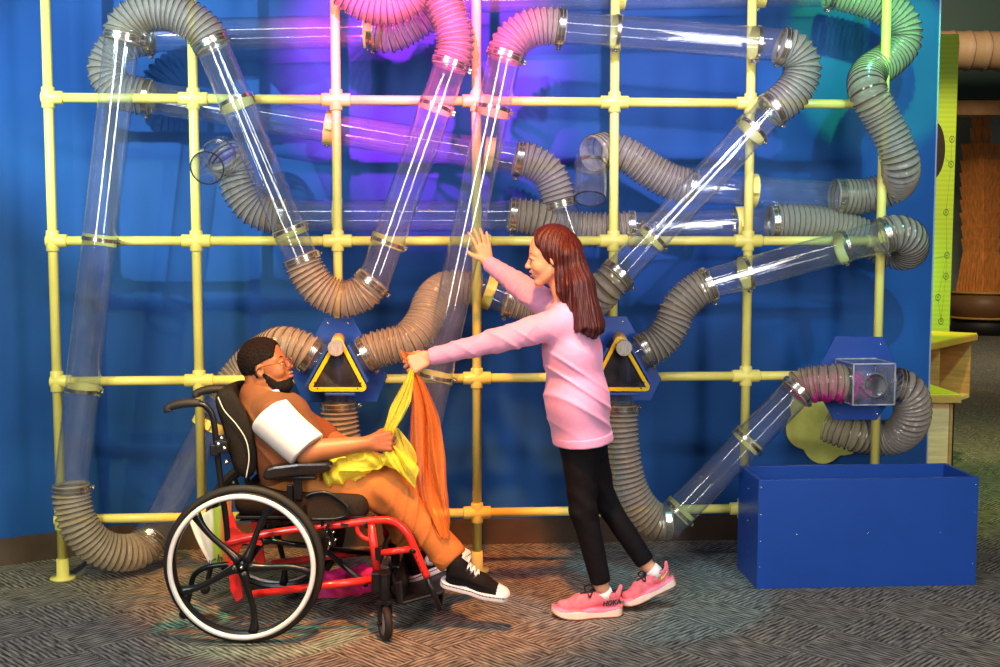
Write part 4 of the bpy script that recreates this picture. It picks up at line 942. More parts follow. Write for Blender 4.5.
def sd_head(q, child=False, smile=False):
    """local head: x forward, y left, z up; eyes at z = 0"""
    d = sd_ell(q, (-0.012, 0, 0.030), (0.093, 0.074, 0.088))
    d = smin(d, sd_ell(q, (0.030, 0, -0.028), (0.056, 0.056, 0.074)), 0.03)
    for s in (-1, 1):
        d = smin(d, sd_cap(q, (-0.012, s * 0.050, -0.052), (0.058, s * 0.012, -0.094), 0.018, 0.015), 0.022)
        d = smin(d, sd_ell(q, (0.054, s * 0.034, -0.034), (0.026, 0.022, 0.022)), 0.018)
        d = smin(d, sd_cap(q, (0.070, s * 0.012, 0.017), (0.058, s * 0.045, 0.018), 0.010, 0.008), 0.012)
        d = smax(d, -sd_ell(q, (0.092, s * 0.031, -0.001), (0.016, 0.017, 0.011)), 0.008)
    for s in (-1, 1):
        d = smin(d, smin(sd_cap(q, (0.0765, s * 0.017, 0.003), (0.0835, s * 0.030, 0.0068), 0.0030, 0.0036), sd_cap(q, (0.0835, s * 0.030, 0.0068), (0.0715, s * 0.045, 0.001), 0.0036, 0.0028), 0.003), 0.003)
        d = smin(d, smin(sd_cap(q, (0.0765, s * 0.017, -0.002), (0.0815, s * 0.030, -0.0095), 0.0022, 0.0028), sd_cap(q, (0.0815, s * 0.030, -0.0095), (0.0715, s * 0.045, -0.001), 0.0028, 0.0025), 0.003), 0.003)
    d = smin(d, sd_cap(q, (0.080, 0, 0.006), (0.101, 0, -0.027), 0.0065, 0.0095), 0.009)
    for s in (-1, 1): d = smin(d, sd_ell(q, (0.093, s * 0.010, -0.031), (0.010, 0.007, 0.0065)), 0.005)
    d = smin(d, sd_ell(q, (0.074, 0, -0.058), (0.018, 0.026, 0.018)), 0.014)
    d = smin(d, sd_ell(q, (0.0885, 0, -0.0515), (0.0085, 0.021, 0.0055)), 0.004)
    d = smin(d, sd_ell(q, (0.0865, 0, -0.0655), (0.0090, 0.018, 0.0065)), 0.004)
    if not smile: d = smin(d, smin(sd_ell(q, (0.0945, 0, -0.0515), (0.0085, 0.019, 0.0062)), sd_ell(q, (0.0930, 0, -0.0660), (0.0090, 0.017, 0.0072)), 0.001), 0.004)
    if smile: d = smax(d, -sd_ell(q, (0.090, 0, -0.0585), (0.018, 0.021, 0.0048)), 0.002)
    d = smin(d, sd_ell(q, (0.065 if smile else 0.058, 0, -0.097), (0.018, 0.020, 0.016)), 0.012)
    for s in (-1, 1):
        e = sd_ell(q, (-0.008, s * 0.076, -0.010), (0.017, 0.008, 0.029)); e = smax(e, -sd_ell(q, (-0.003, s * 0.084, -0.008), (0.009, 0.006, 0.017)), 0.004); d = smin(d, e, 0.006)
    return d
def sq(P, Yc, s):
    q = P.copy(); q[:, 1] = (q[:, 1] - Yc) * s + Yc; return q
def eyes(cen, M, s, parent, iris, look=(1, 0, 0), lids=True):
    Mx = np.array(M); wh = mat('eye white', (0.55, 0.50, 0.46), 0.35); 
    for sd in (-1, 1):
        c = Vector(cen) + M @ (Vector((0.0705, sd * 0.031, -0.001)) * s); L = (M @ Vector(look)).normalized()
        mb = MB(); n = 10; rr = 0.0125 * s
        mb.lathe([(-rr * math.cos(math.pi * i / n), rr * math.sin(math.pi * i / n)) for i in range(n + 1)], c, L, 20); o = mb.build('eye', wh, parent)
        mb = MB(); mb.lathe([(rr * math.cos(a) + 0.0002, (rr + .0002) * math.sin(a)) for a in (0, .15, .3, .58)], c, L, 16); mb.build('iris', iris, o)

def shoe_local(q, kind):
    x, y, z = q[:, 0], q[:, 1], q[:, 2]
    qz = q.copy(); qz[:, 2] = 0
    o2 = smin(sd_cap(qz, (0.034, 0, 0), (0.14, 0.003, 0), 0.031, 0.034), sd_cap(qz, (0.19, 0.004, 0), (0.232, 0.004, 0), 0.044, 0.036), 0.04)
    return o2
def converse(q):
    z = q[:, 2]; x = q[:, 0]; o2 = shoe_local(q, 0)
    sole = smax(o2 - 0.003, np.abs(z - 0.013) - 0.013, 0.004)
    up = smin(sd_cap(q, (0.225, 0.004, 0.022), (0.16, 0.002, 0.040), 0.032, 0.036), sd_cap(q, (0.15, 0.002, 0.045), (0.075, 0, 0.070), 0.036, 0.038), 0.03)
    up = smin(up, sd_cap(q, (0.052, 0, 0.03), (0.050, 0, 0.105), 0.033, 0.038), 0.03)
    up = smax(up, -(z - 0.006), 0.004); up = smax(up, o2 + 0.001 + np.clip((z - 0.05), 0, 1) * -1.0, 0.01)
    toe = sd_ell(q, (0.236, 0.004, 0.018), (0.038, 0.038, 0.030))
    d = np.minimum(sole, smin(up, toe, 0.006)); return d
def runner(q):
    z = q[:, 2].copy(); x = q[:, 0]; qq = q.copy()
    lift = np.clip((x - 0.20) / 0.09, 0, 1)**2 * 0.030 + np.clip((0.02 - x) / 0.04, 0, 1)**2 * 0.016; zz = z - lift; qq[:, 2] = zz
    o2 = shoe_local(q, 0) - 0.004
    top = 0.042 - 0.010 * np.clip((x - 0.1) / 0.15, 0, 1)
    sole = smax(o2 - 0.004, np.abs(zz - top / 2) - top / 2, 0.008)
    up = smin(sd_cap(qq, (0.228, 0.004, 0.038), (0.165, 0.002, 0.050), 0.026, 0.034), sd_cap(qq, (0.155, 0.002, 0.052), (0.10, 0, 0.070), 0.034, 0.033), 0.03)
    up = smin(up, sd_cap(qq, (0.045, 0, 0.045), (0.055, 0, 0.078), 0.030, 0.034), 0.03)
    up = smin(up, sd_cap(q, (0.018, 0, 0.075), (0.004, 0, 0.112), 0.016, 0.008), 0.014)
    up = smax(up, -(zz - 0.01), 0.004); up = smax(up, o2 + 0.002 - np.clip(zz - .08, 0, 1), 0.01)
    up = smax(up, -sd_ell(q, (0.060, 0, 0.118), (0.040, 0.030, 0.034)), 0.005)
    return np.minimum(sole, up)
def place_shoe(name, fn, c, fwd, up, s, m, zone, parent, label, cat_parent):
    M = frame_of(fwd, up); c = Vector(c)
    F = lambda P: fn(to_local(P, c, M, s)) * s
    pts = [c + M @ (Vector(p) * s) for p in [(a, b_, e) for a in (-.03, .30) for b_ in (-.07, .07) for e in (-.01, .19)]]
    a = np.array(pts); Z = (lambda cf: zone((cf.astype(np.float32) - A3(c)) @ np.array(M, dtype=np.float32) / s))
    o = sdf_mesh(F, a.min(0), a.max(0), 0.0026, name, m, parent, zone=Z)
    T = lambda *p: c + M @ (Vector(p) * s)
    return o, T, M
def laces(o, T, fn_top, m, xs, w, name='laces', r=0.0022):
    mb = MB()
    for i, x in enumerate(xs):
        z = fn_top(x); z2 = fn_top(x + 0.013)
        for s in (-1, 1):
            mb.tube([T(x, s * w, z - 0.008), T(x + 0.004, s * w * 0.5, z + 0.002), T(x + 0.010, -s * w * 0.4, z2 + 0.003), T(x + 0.014, -s * w, z2 - 0.006)], r, 6)
        mb.tube([T(x, -w, z - 0.009), T(x, -w * .4, z + 0.001), T(x, w * .4, z + 0.001), T(x, w, z - 0.009)], r, 6)
    return mb.build(name, m, o)

# ------------------------------------------------------------------ the girl
skin_g = mat('light warm skin', (0.74, 0.36, 0.20), 0.45, nscale=25, namp=0.05, sss=0.15)
lip_g = mat('rosy lips', (0.60, 0.19, 0.16), 0.4)
pink = mat('pink cotton jersey', (0.70, 0.32, 0.50), 0.8, nscale=60, namp=0.05, bump=0.15, bscale=500, sheen=0.2)
blackp = mat('black stretch trousers', (0.006, 0.005, 0.006), 0.75, nscale=40, namp=0.3, spec=0.15)
hair_g = mat('long auburn brown hair', (0.050, 0.010, 0.006), 0.30, nscale=55, namp=0.75, bump=0.6, bscale=90, stretch=(4, 4, 0.25), spec=0.4)
YG = 4.50
girl = thing('person', (W(600, 612, YG).x, YG, 0), 'standing girl in a pink long-sleeved top and black trousers reaching out with a scarf', 'person')
hc = V3(551, 256, YG); hM = frame_of((-0.985, 0.02, -0.15), (-0.13, 0, 1)); hs = 0.97
nkb = V3(567, 303, 4.50); SN = V3(566, 321, 4.385); SF = V3(556, 311, 4.615)
EN = V3(500, 340, 4.36); WN_ = V3(431, 357, 4.41); EF = V3(517, 284, 4.74); WF_ = V3(488, 263, 4.835)
hipN = V3(579, 440, 4.425); hipF = V3(586, 438, 4.555); kN = V3(583, 508, 4.43); aN = V3(602, 587, 4.45); kF = V3(604, 500, 4.56); aF = V3(648, 566, 4.555)
hN = hand_caps(WN_, Vector((-1, 0.0, -0.40)), Vector((-0.15, 1.0, -0.45)), (0, 0.4, 1), 0.162, curls=[(0.75, 0.9, 0.5), (0.8, 1.0, 0.6), (0.85, 1.05, 0.6), (0.9, 1.1, 0.6)], spread=0.05, thumb=(0.7, 0.55, 0.6))
hF = hand_caps(WF_, Vector((-0.30, 0.08, 1)), Vector((-0.45, 1, 0)), (-1, 0, 0.0), 0.152, curls=[(0.05, 0.12, 0.10), (0.02, 0.10, 0.1), (0.05, 0.12, 0.1), (0.10, 0.15, 0.1)], spread=0.20, thumb=(0.55, 0.8, 0.1), thumb_curl=0.05)
def girl_body(P):
    d = sd_head(to_local(P, hc, hM, hs), smile=True) * hs
    d = smin(d, sd_cap(P, hc + Vector((0.028, 0, -0.07)), nkb, 0.044, 0.048), 0.02)
    q = sq(P, YG, 0.62)
    tor = sd_cap(q, V3(570, 322, YG), V3(578, 400, YG), 0.080, 0.072); tor = smin(tor, sd_cap(q, V3(578, 400, YG), V3(583, 432, YG), 0.07, 0.080), 0.05)
    d = smin(d, tor, 0.03)
    for a, b_, c_, r in ((SN, EN, WN_, 0.034), (SF, EF, WF_, 0.034)):
        d = smin(d, sd_cap(P, nkb, a, 0.03, 0.038), 0.03); d = smin(d, smin(sd_cap(P, a, b_, r + .004, 0.028), sd_cap(P, b_, c_, 0.028, 0.021), 0.01), 0.02)
    d = smin(d, sd_hand(P, hN), 0.012); d = smin(d, sd_hand(P, hF), 0.012)
    for h_, k_, a_, toe, heel in ((hipN, kN, aN, V3(566, 607, 4.43), V3(610, 602, 4.45)), (hipF, kF, aF, V3(634, 598, 4.55), V3(657, 574, 4.555))):
        l = smin(sd_cap(P, h_, k_, 0.064, 0.040), sd_cap(P, k_, a_, 0.042, 0.027), 0.02); l = smin(l, sd_cap(P, heel, toe, 0.010, 0.008), 0.01); l = smin(l, sd_cap(P, a_, heel, 0.024, 0.010), .01); d = smin(d, l, 0.02)
    return d
def zg(c):
    q = to_local(c.astype(np.float32), hc, hM, hs); z = np.zeros(len(c))
    z[(q[:, 0] > 0.080) & (np.abs(q[:, 1]) < 0.022) & (q[:, 2] > -0.073) & (q[:, 2] < -0.046) & (q[:, 0] > 0.083)] = 1; return z
body = sdf_mesh(girl_body, (-0.55, 4.2, 0.0), (0.75, 5.0, 1.62), 0.0034, 'body', [skin_g, lip_g], girl, zone=zg)
eyes(hc, hM, hs, girl, mat('dark brown iris', (0.02, 0.01, 0.008), 0.15), look=(1, 0, -0.35))
def HL(x, y, z): return hc + hM @ (Vector((x, y, z)) * hs)
dkb = mat('dark brow hair', (0.03, 0.012, 0.008), 0.6)
for s in (-1, 1):
    mb = MB(); mb.tube([HL(0.082, s * 0.014, 0.020), HL(0.079, s * 0.028, 0.0245), HL(0.068, s * 0.044, 0.019)], [0.0018, 0.0024, 0.0012], 6); mb.build('eyebrow', dkb, girl)
    mb = MB(); mb.tube([HL(0.0830, s * 0.018, 0.0025), HL(0.0885, s * 0.030, 0.0035), HL(0.079, s * 0.044, -0.002)], [0.0012, 0.0022, 0.0012], 6); mb.build('eyelashes', dkb, girl)
mb = MB(); mb.grid(lambda u, v: HL(0.0865 - 0.016 * (2 * u - 1)**2, (2 * u - 1) * 0.018, -0.0555 - 0.0045 * v), 10, 2); mb.build('teeth', mat('teeth', (0.85, 0.80, 0.72), 0.25), girl, solid=0.002)
# shirt
collar_c = V3(562, 298, 4.50)
def folds(P, k1, k2, amp): return amp * 1.6 * (0.3 - (1 - np.abs(np.sin(0.5 * (P[:, 0] * k1[0] + P[:, 1] * k1[1] + P[:, 2] * k1[2] + 1.5 * np.sin(P[:, 2] * 21 + P[:, 0] * 17)))))**2.2) * (0.5 + 0.5 * np.sin(P[:, 0] * k2[0] + P[:, 2] * k2[2] + P[:, 1] * k2[1]))
def shirt(P):
    q = sq(P, YG, 0.62)
    t = sd_cap(q, V3(568, 318, YG), V3(572, 350, YG), 0.082, 0.108)
    t = smin(t, sd_cap(q, V3(572, 350, YG), V3(577, 400, YG), 0.106, 0.118), 0.05); t = smin(t, sd_cap(q, V3(577, 400, YG), V3(582, 441, YG), 0.118, 0.117), 0.05)
    for a, b_, c_ in ((SN, EN, WN_), (SF, EF, WF_)):
        d1 = (c_ - b_).normalized(); ce = c_ + d1 * 0.002
        arm = smin(sd_cap(P, a, b_, 0.062, 0.047), sd_cap(P, b_, ce, 0.047, 0.033), 0.015)
        ax = (P - A3(ce)) @ A3(d1); tt = np.clip(((P - A3(b_)) @ A3(d1)) / (c_ - b_).length, -1, 1)
        arm = arm - 0.0045 * (1 - np.abs(np.sin(tt * 9 + P[:, 2] * 30 + P[:, 1] * 25)))**3 * np.clip(1 - np.abs(tt) * 0.5, 0, 1)
        arm = smax(arm, ax, 0.004); t = smin(t, smin(sd_cap(P, V3(567, 306, 4.5), a, 0.045, 0.055), arm, 0.03), 0.04)
    t = t + folds(P, (45, 10, 75), (9, 7, 14), 0.0045)
    cut = -((P - A3(V3(581, 440.5, YG))) @ A3(Vector((-0.09, 0, 1)).normalized())); t = smax(t, cut, 0.004)
    nk = sd_cap(P, V3(556, 285, 4.5), V3(562, 301, 4.5), 0.058, 0.050); t = smax(t, -nk, 0.004)
    return t
sdf_mesh(shirt, (-0.5, 4.15, 0.58), (0.62, 5.0, 1.40), 0.0045, 'pink_top', pink, girl)
def hem(P):
    q = sq(P, YG, 0.62); t = sd_cap(q, V3(577, 400, YG), V3(583, 441, YG), 0.118, 0.119) - 0.0015; t = np.maximum(t, sd_cap(q, V3(577, 400, YG), V3(583, 441, YG), 0.11, 0.112) * -1 - 0.002)
    n_ = A3(Vector((-0.09, 0, 1)).normalized()); h = (P - A3(V3(581, 441, YG))) @ n_; return smax(t, np.abs(h - 0.018) - 0.018, 0.003)
sdf_mesh(hem, (0.15, 4.2, 0.58), (0.55, 4.85, 0.9), 0.005, 'hem_band', pink, girl)
def trousers(P):
    q = sq(P, YG, 0.70); d = sd_cap(q, V3(580, 425, YG), V3(583, 440, YG), 0.100, 0.100)
    for h_, k_, a_, rk in ((hipN, kN, aN, 0.054), (hipF, kF, aF, 0.048)):
        dd = (a_ - k_).normalized(); e = k_ + dd * ((a_ - k_).length - 0.022)
        l = smin(sd_cap(P, h_, k_, 0.078, rk), sd_cap(P, k_, e, rk, 0.040), 0.02); l = smax(l, (P - A3(e)) @ A3(dd), 0.003); l = l + 0.0022 * np.sin(P[:, 2] * 70 + P[:, 0] * 50 + np.sin(P[:, 1] * 60)) * np.exp(-((P[:, 2] - 0.46) / 0.12)**2); d = smin(d, l, 0.025)
    return d
sdf_mesh(trousers, (0.15, 4.2, 0.05), (0.72, 4.8, 1.02), 0.0045, 'trousers', blackp, girl)
# hair
hb = [(551, 236), (566, 243), (578, 262), (585, 285), (588, 308), (586, 322)]
def hairf(P):
    q = to_local(P, hc, hM, hs)
    cap_ = sd_ell(q, (-0.014, 0, 0.034), (0.101, 0.083, 0.094))
    face = (q[:, 0] - (0.030 + 0.45 * np.clip(q[:, 2], -0.1, 0.2) )) ; cap_ = smax(cap_, face * 0.8, 0.008)
    cap_ = smax(cap_, -(q[:, 2] + 0.05), 0.02)
    d = cap_
    q2 = sq(P, 4.485, 0.60)
    d = smin(d, sd_cap(q2, V3(567, 255, 4.485), V3(578, 285, 4.485), 0.062, 0.058), 0.04)
    q3 = sq(P, 4.445, 0.50)
    d = smin(d, sd_cap(q3, V3(576, 285, 4.445), V3(584, 325, 4.445), 0.062, 0.080), 0.04)
    d = smin(d, sd_cap(P, V3(560, 255, 4.43), V3(560, 292, 4.405), 0.018, 0.018), 0.02)
    d = smin(d, sd_cap(P, V3(563, 275, 4.42), V3(572, 322, 4.39), 0.022, 0.026), 0.02)
    ang = np.arctan2(P[:, 1] - 4.485, P[:, 0] - hc.x - 0.06)
    d = d + 0.0016 * np.sin(ang * 31 + P[:, 2] * 9 + 2 * np.sin(P[:, 2] * 13 + ang * 3)) + 0.0014 * np.sin(ang * 83 + P[:, 2] * 12 + 2 * np.sin(P[:, 0] * 40))
    zb = V3(585, 330, 4.445).z; ragged = zb + 0.016 * np.sin(ang * 9 + 1) + 0.010 * np.sin(ang * 37 + 2 * np.sin(ang * 11)) + 0.006 * np.sin(ang * 90) - 0.20 * (P[:, 0] - V3(590, 329, 4.485).x) * -0.25
    d = smax(d, ragged - P[:, 2], 0.004)
    return d
sdf_mesh(hairf, (0.13, 4.20, 1.04), (0.50, 4.75, 1.66), 0.0033, 'hair', hair_g, girl)
# socks and running shoes
sock = mat('white sock', (0.80, 0.76, 0.72), 0.85, nscale=100, namp=0.1)
rosy = mat('rose pink knit upper', (0.78, 0.16, 0.20), 0.7, nscale=45, namp=0.3, bump=0.3, bscale=300)
foam = mat('cream foam sole', (0.86, 0.66, 0.52), 0.6); pinkf = mat('pink foam', (0.80, 0.24, 0.36), 0.6); rubber = mat('orange sole rubber', (0.75, 0.22, 0.08), 0.6)
bl_trim = mat('black shoe trim', (0.012, 0.012, 0.014), 0.6); lime = mat('lime accent', (0.75, 0.85, 0.05), 0.5)
def zr(q):
    z = np.zeros(len(q)); x, y, h = q[:, 0], q[:, 1], q[:, 2]; lift = np.clip((x - 0.20) / 0.09, 0, 1)**2 * 0.030 + np.clip((0.02 - x) / 0.04, 0, 1)**2 * 0.016; hh = h - lift
    z[hh < 0.040 - 0.009 * np.clip((x - .1) / .15, 0, 1) + 0.004 * np.sin(x * 60)] = 2
    z[hh < 0.029 + 0.005 * np.sin(x * 38 + 1)] = 1; z[(hh < 0.006)] = 3; z[(x < 0.004) & (h < 0.045) & (h > .01)] = 3
    r_ = sd_ell(q.astype(np.float32), (0.060, 0, 0.118), (0.040, 0.030, 0.034)); z[(r_ < 0.006) & (h > 0.072)] = 4; z[(x > 0.10) & (x < 0.165) & (np.abs(y) < 0.013) & (h > .06)] = 4
    return z
for (hx, hy, tx, ty, Yh, Yt, up, nm) in ((621.5, 609, 549, 612.5, 4.47, 4.44, (0, 0, 1), 'near'), (676, 584, 620, 609.5, 4.555, 4.53, (-0.5, 0, 1), 'far')):
    h0 = V3(hx, hy, Yh); t0 = V3(tx, ty, Yt); 
    if nm == 'near': h0.z = 0.001; t0.z = 0.001
    s = (t0 - h0).length / 0.285; fwd = t0 - h0
    o, T, M = place_shoe('running_shoe', runner, h0, fwd, up, s, [rosy, foam, pinkf, rubber, bl_trim], zr, girl, None, None)
    laces(o, T, lambda x: 0.103 - (x - 0.10) * 0.32, bl_trim, (0.108, 0.124, 0.140, 0.156), 0.016, r=0.0030)
    mb = MB()
    for a in (-1, 1): mb.tube(spline([T(0.112, 0, 0.104), T(0.118, a * 0.02, 0.116), T(0.140, a * 0.038, 0.104), T(0.132, a * 0.036, 0.084), T(0.115, a * .01, 0.102)], 0.006), 0.003, 6)
    mb.build('lace_bow', bl_trim, o)
    if nm == 'near':
        def bend(p, T=T, M=M): return p
        yl = 0.0335 * 1
        text_part('lettering', 'HOKA', 0.0245 * s, T(0.047, 0.0365, 0.060), M @ Vector((-1, 0.0, 0.10)), M @ Vector((0, -0.15, 1)), bl_trim, o, 0.0008, shear=0.25, bold=0.0012)
    mb = MB(); mb.tube([T(0.020, 0.029, 0.080), T(0.045, 0.0355, 0.066), T(0.062, 0.0365, 0.058), T(0.052, 0.0355, 0.070)], 0.0018, 6)
    if nm == 'far': mb.build('lime_mark', lime, o)
    a_ = aN if nm == 'near' else aF; c_ = T(0.060, 0, 0.070)
    mb = MB(); top = c_.lerp(a_, 0.75); mb.tube([c_, c_.lerp(top, .5), top], [0.031, 0.032, 0.0315], 20); mb.build('sock', sock, girl)

# ------------------------------------------------------------------ the boy
skin_b = mat('deep brown skin', (0.36, 0.13, 0.045), 0.48, nscale=25, namp=0.06, sss=0.1)
lip_b = mat('brown lips', (0.36, 0.12, 0.085), 0.4)
hair_b = mat('short black curls', (0.008, 0.005, 0.004), 0.85, nscale=90, namp=0.7, bump=1.0, bscale=160, spec=0.2)
jersey = mat('rust brown jersey', (0.20, 0.060, 0.018), 0.9, nscale=60, namp=0.1, bump=0.2, bscale=500)
tee = mat('white cotton', (0.72, 0.69, 0.66), 0.8, nscale=60, namp=0.04, bump=0.1, bscale=400)
chino = mat('ochre twill trousers', (0.47, 0.155, 0.026), 0.85, nscale=40, namp=0.10, bump=0.2, bscale=500)
YB_ = 4.45
boy = thing('person', (W(290, 600, YB_).x, YB_, 0), 'seated bearded boy in glasses, rust jersey and ochre trousers, looking up from the wheelchair', 'person')
bc = V3(266, 366, YB_); bM = frame_of((0.96, -0.07, 0.25), (-0.24, 0, 1)); bs = 0.94
nb = V3(263, 402, YB_); TN = V3(276, 418, 4.28); TF = V3(281, 413, 4.61); BEN = V3(307, 452, 4.245); BWN = V3(368, 443.5, 4.275); BEF = V3(325, 438, 4.655); BWF = V3(362, 452, 4.56)
bhN = V3(292, 482, 4.36); bkN = V3(390, 490.5, 4.365); baN = V3(454, 561, 4.29); bhF = V3(292, 482, 4.54); bkF = V3(382, 486, 4.56); baF = V3(416, 551, 4.55)
bhandN = hand_caps(BWN, Vector((1, 0.0, 0.10)), Vector((0.0, 1, -0.15)), (0, 0, 1), 0.170, curls=[(1.25, 1.5, 0.8)] * 4, spread=0.0, thumb=(0.75, 0.45, 0.5), thumb_curl=0.5)
bhandF = hand_caps(BWF, Vector((1, -0.2, -0.2)), Vector((0, -0.2, -1)), (0, -1, 0), 0.165, curl=(0.3, 0.3, 0.2))
def boy_body(P):
    d = sd_head(to_local(P, bc, bM, bs)) * bs
    q = to_local(P, bc, bM, bs); d = smin(d, sd_ell(q, (0.022, 0, -0.095), (0.060, 0.05, 0.032)) * bs, 0.02)
    d = smin(d, sd_cap(P, bc + Vector((-0.022, 0, -0.06)), nb, 0.060, 0.066), 0.025)
    q = sq(P, YB_, 0.72); d = smin(d, sd_cap(q, V3(283, 428, YB_), V3(292, 472, YB_), 0.10, 0.11), 0.04)
    for a, b_, c_, h in ((TN, BEN, BWN, bhandN), (TF, BEF, BWF, bhandF)):
        d = smin(d, sd_cap(P, nb, a, 0.05, 0.06), 0.03); d = smin(d, smin(sd_cap(P, a, b_, 0.058, 0.048), sd_cap(P, b_, c_, 0.047, 0.027), 0.015), 0.02); d = smin(d, sd_hand(P, h), 0.014)
    for h_, k_, a_, t_ in ((bhN, bkN, baN, V3(490, 590, 4.28)), (bhF, bkF, baF, V3(455, 560, 4.62))):
        d = smin(d, smin(sd_cap(P, h_, k_, 0.07, 0.052), sd_cap(P, k_, a_, 0.052, 0.032), 0.02), 0.03); d = smin(d, sd_cap(P, a_, t_, 0.026, 0.018), 0.02)
    return d
def zb_(c):
    q = to_local(c.astype(np.float32), bc, bM, bs); z = np.zeros(len(c)); z[(q[:, 0] > 0.083) & (np.abs(q[:, 1]) < 0.022) & (q[:, 2] > -0.073) & (q[:, 2] < -0.046)] = 1; return z
sdf_mesh(boy_body, (-1.05, 4.1, 0.12), (0.0, 4.85, 1.16), 0.0036, 'body', [skin_b, lip_b], boy, zone=zb_)
eyes(bc, bM, bs, boy, mat('dark brown iris', (0.02, 0.01, 0.008), 0.15), look=(1, 0, 0.15))
def BL(x, y, z): return bc + bM @ (Vector((x, y, z)) * bs)
def bhair(P):
    q = to_local(P, bc, bM, bs); d = sd_head(q) * bs - 0.0065
    front = (q[:, 0] - 0.062) * 0.9 - (q[:, 2] - 0.05) * 0.25; d = smax(d, front, 0.006)
    low = -(q[:, 2] + 0.035 + 0.35 * np.clip(-q[:, 0] - 0.02, -0.02, 0.08) ) ; low = np.where(q[:, 0] > -0.022, -(q[:, 2] - 0.022 - 0.2 * (q[:, 0])), low)
    d = smax(d, low, 0.006)
    return d + 0.0018 * np.sin(q[:, 0] * 420 + 3 * np.sin(q[:, 2] * 90)) * np.sin(q[:, 1] * 430) + 0.0018 * np.sin(q[:, 2] * 420 + 3 * np.sin(q[:, 0] * 110)) * np.sin(q[:, 0] * 400)
def beard(P):
    q = to_local(P, bc, bM, bs); h = sd_head(q); h = smin(h, sd_ell(q, (0.022, 0, -0.095), (0.060, 0.05, 0.032)), 0.02); d = h * bs - 0.0045
    x, y, z = q[:, 0], np.abs(q[:, 1]), q[:, 2]
    top = z + 0.060 + 0.0 * x; top = np.where(x < 0.035, z + 0.010 + 1.05 * (x + 0.0), top); top = np.minimum(top, z + 0.010 + 0.9 * (x + 0.002)) if False else np.maximum(z + 0.072, -9) * (x >= 0.045) + (z + 0.018 + 1.2 * np.clip(x, 0, 1)) * (x < 0.045)
    d = smax(d, top * 0.8, 0.004); d = smax(d, -(x - 0.000) * 0.9, 0.005); d = smax(d, -(z + 0.132), 0.006)
    d = smax(d, -sd_ell(q, (0.10, 0, -0.060), (0.030, 0.024, 0.013)) * bs, 0.004)
    return d + 0.0012 * np.sin(q[:, 0] * 360) * np.sin(q[:, 2] * 340)
lo, hi = np.array(bc) - 0.17, np.array(bc) + 0.17
sdf_mesh(bhair, lo, hi, 0.0032, 'hair', hair_b, boy); sdf_mesh(beard, lo, hi, 0.0032, 'beard', hair_b, boy)
for s in (-1, 1):
    mb = MB(); mb.tube([BL(0.083, s * 0.012, 0.020), BL(0.079, s * 0.028, 0.0245), BL(0.066, s * 0.046, 0.018)], [0.0025, 0.003, 0.0015], 6); mb.build('eyebrow', hair_b, boy)
# glasses (worn: a part of the person as clothing)
gfr = mat('copper brown glasses frame', (0.22, 0.05, 0.03), 0.25, 0.4); glens = clear_mat('spectacle lens', (0.94, 0.94, 0.95), 0.01)
gl = None
for s in (-1, 1):
    c = BL(0.102, s * 0.033, -0.006); e1 = bM @ Vector((-0.25, s, 0)).normalized(); e2 = bM @ Vector((0.05, 0, 1)).normalized()
    loop = [c + (e1 * math.cos(a) * 0.026 + e2 * math.sin(a) * 0.022) * bs for a in np.linspace(0, 2 * math.pi, 28, endpoint=False)]
    mb = MB(); mb.tube(loop, 0.0017, 8, closed=True)
    if s < 0: mb.tube([BL(0.105, -0.009, 0.0), BL(0.107, 0, 0.002), BL(0.105, 0.009, 0.0)], 0.0016, 8)
    o = mb.build('glasses_rim', gfr, boy); mb = MB(); mb.add(loop, [tuple(range(28))]); mb.build('lens', glens, o)
    mb = MB(); mb.tube(spline([BL(0.094, s * 0.058, 0.002), BL(0.05, s * 0.078, 0.004), BL(0.0, s * 0.084, 0.004), BL(-0.018, s * 0.082, -0.006), BL(-0.026, s * 0.078, -0.028)], 0.01), 0.0019, 8); mb.build('glasses_temple', gfr, boy)
def jers(P):
    q = sq(P, YB_, 0.72)
    t = sd_cap(q, V3(280, 422, YB_), V3(290, 450, YB_), 0.125, 0.135); t = smin(t, sd_cap(q, V3(290, 450, YB_), V3(293, 478, YB_), 0.130, 0.118), 0.05)
    for a in (TN, TF): t = smin(t, sd_cap(P, V3(264, 408, YB_), a + Vector((0, 0, .003)), 0.070, 0.072), 0.05)
    t = smin(t, sd_cap(P, TF, BEF, 0.075, 0.060), 0.03)
    t = t + folds(P, (60, 12, 50), (12, 7, 10), 0.005)
    t = smin(t, sd_cap(P, V3(265, 398, YB_), V3(268, 412, YB_), 0.078, 0.10), 0.03); t = smin(t, sd_cap(P, V3(259, 395, YB_), V3(262, 408, YB_), 0.072, 0.09), 0.03); t = smax(t, -sd_cap(P, V3(276, 374, YB_), V3(272, 396, YB_), 0.084, 0.060), 0.006)
    cut = (P - A3(BEN + Vector((-.05, 0, 0.02)))) @ A3((BEN - TN).normalized()); 
    return t
sdf_mesh(jers, (-1.1, 4.08, 0.55), (-0.5, 4.9, 1.10), 0.005, 'jersey', jersey, boy)
def teef(P):
    d1 = (BEN - TN).normalized(); e = BEN - d1 * 0.004
    t = sd_cap(P, TN + Vector((-0.016, -.012, .004)), e + Vector((0, 0, 0.012)), 0.082, 0.081) + folds(P, (60, 20, 30), (15, 8, 12), 0.007)
    t = smax(t, (P - A3(e)) @ A3(d1), 0.005); t = smax(t, -((P - A3(TN)) @ A3(d1)) - 0.035, 0.02); return t
sdf_mesh(teef, (-1.05, 4.05, 0.55), (-0.5, 4.5, 1.05), 0.005, 'tee_sleeve', tee, boy)
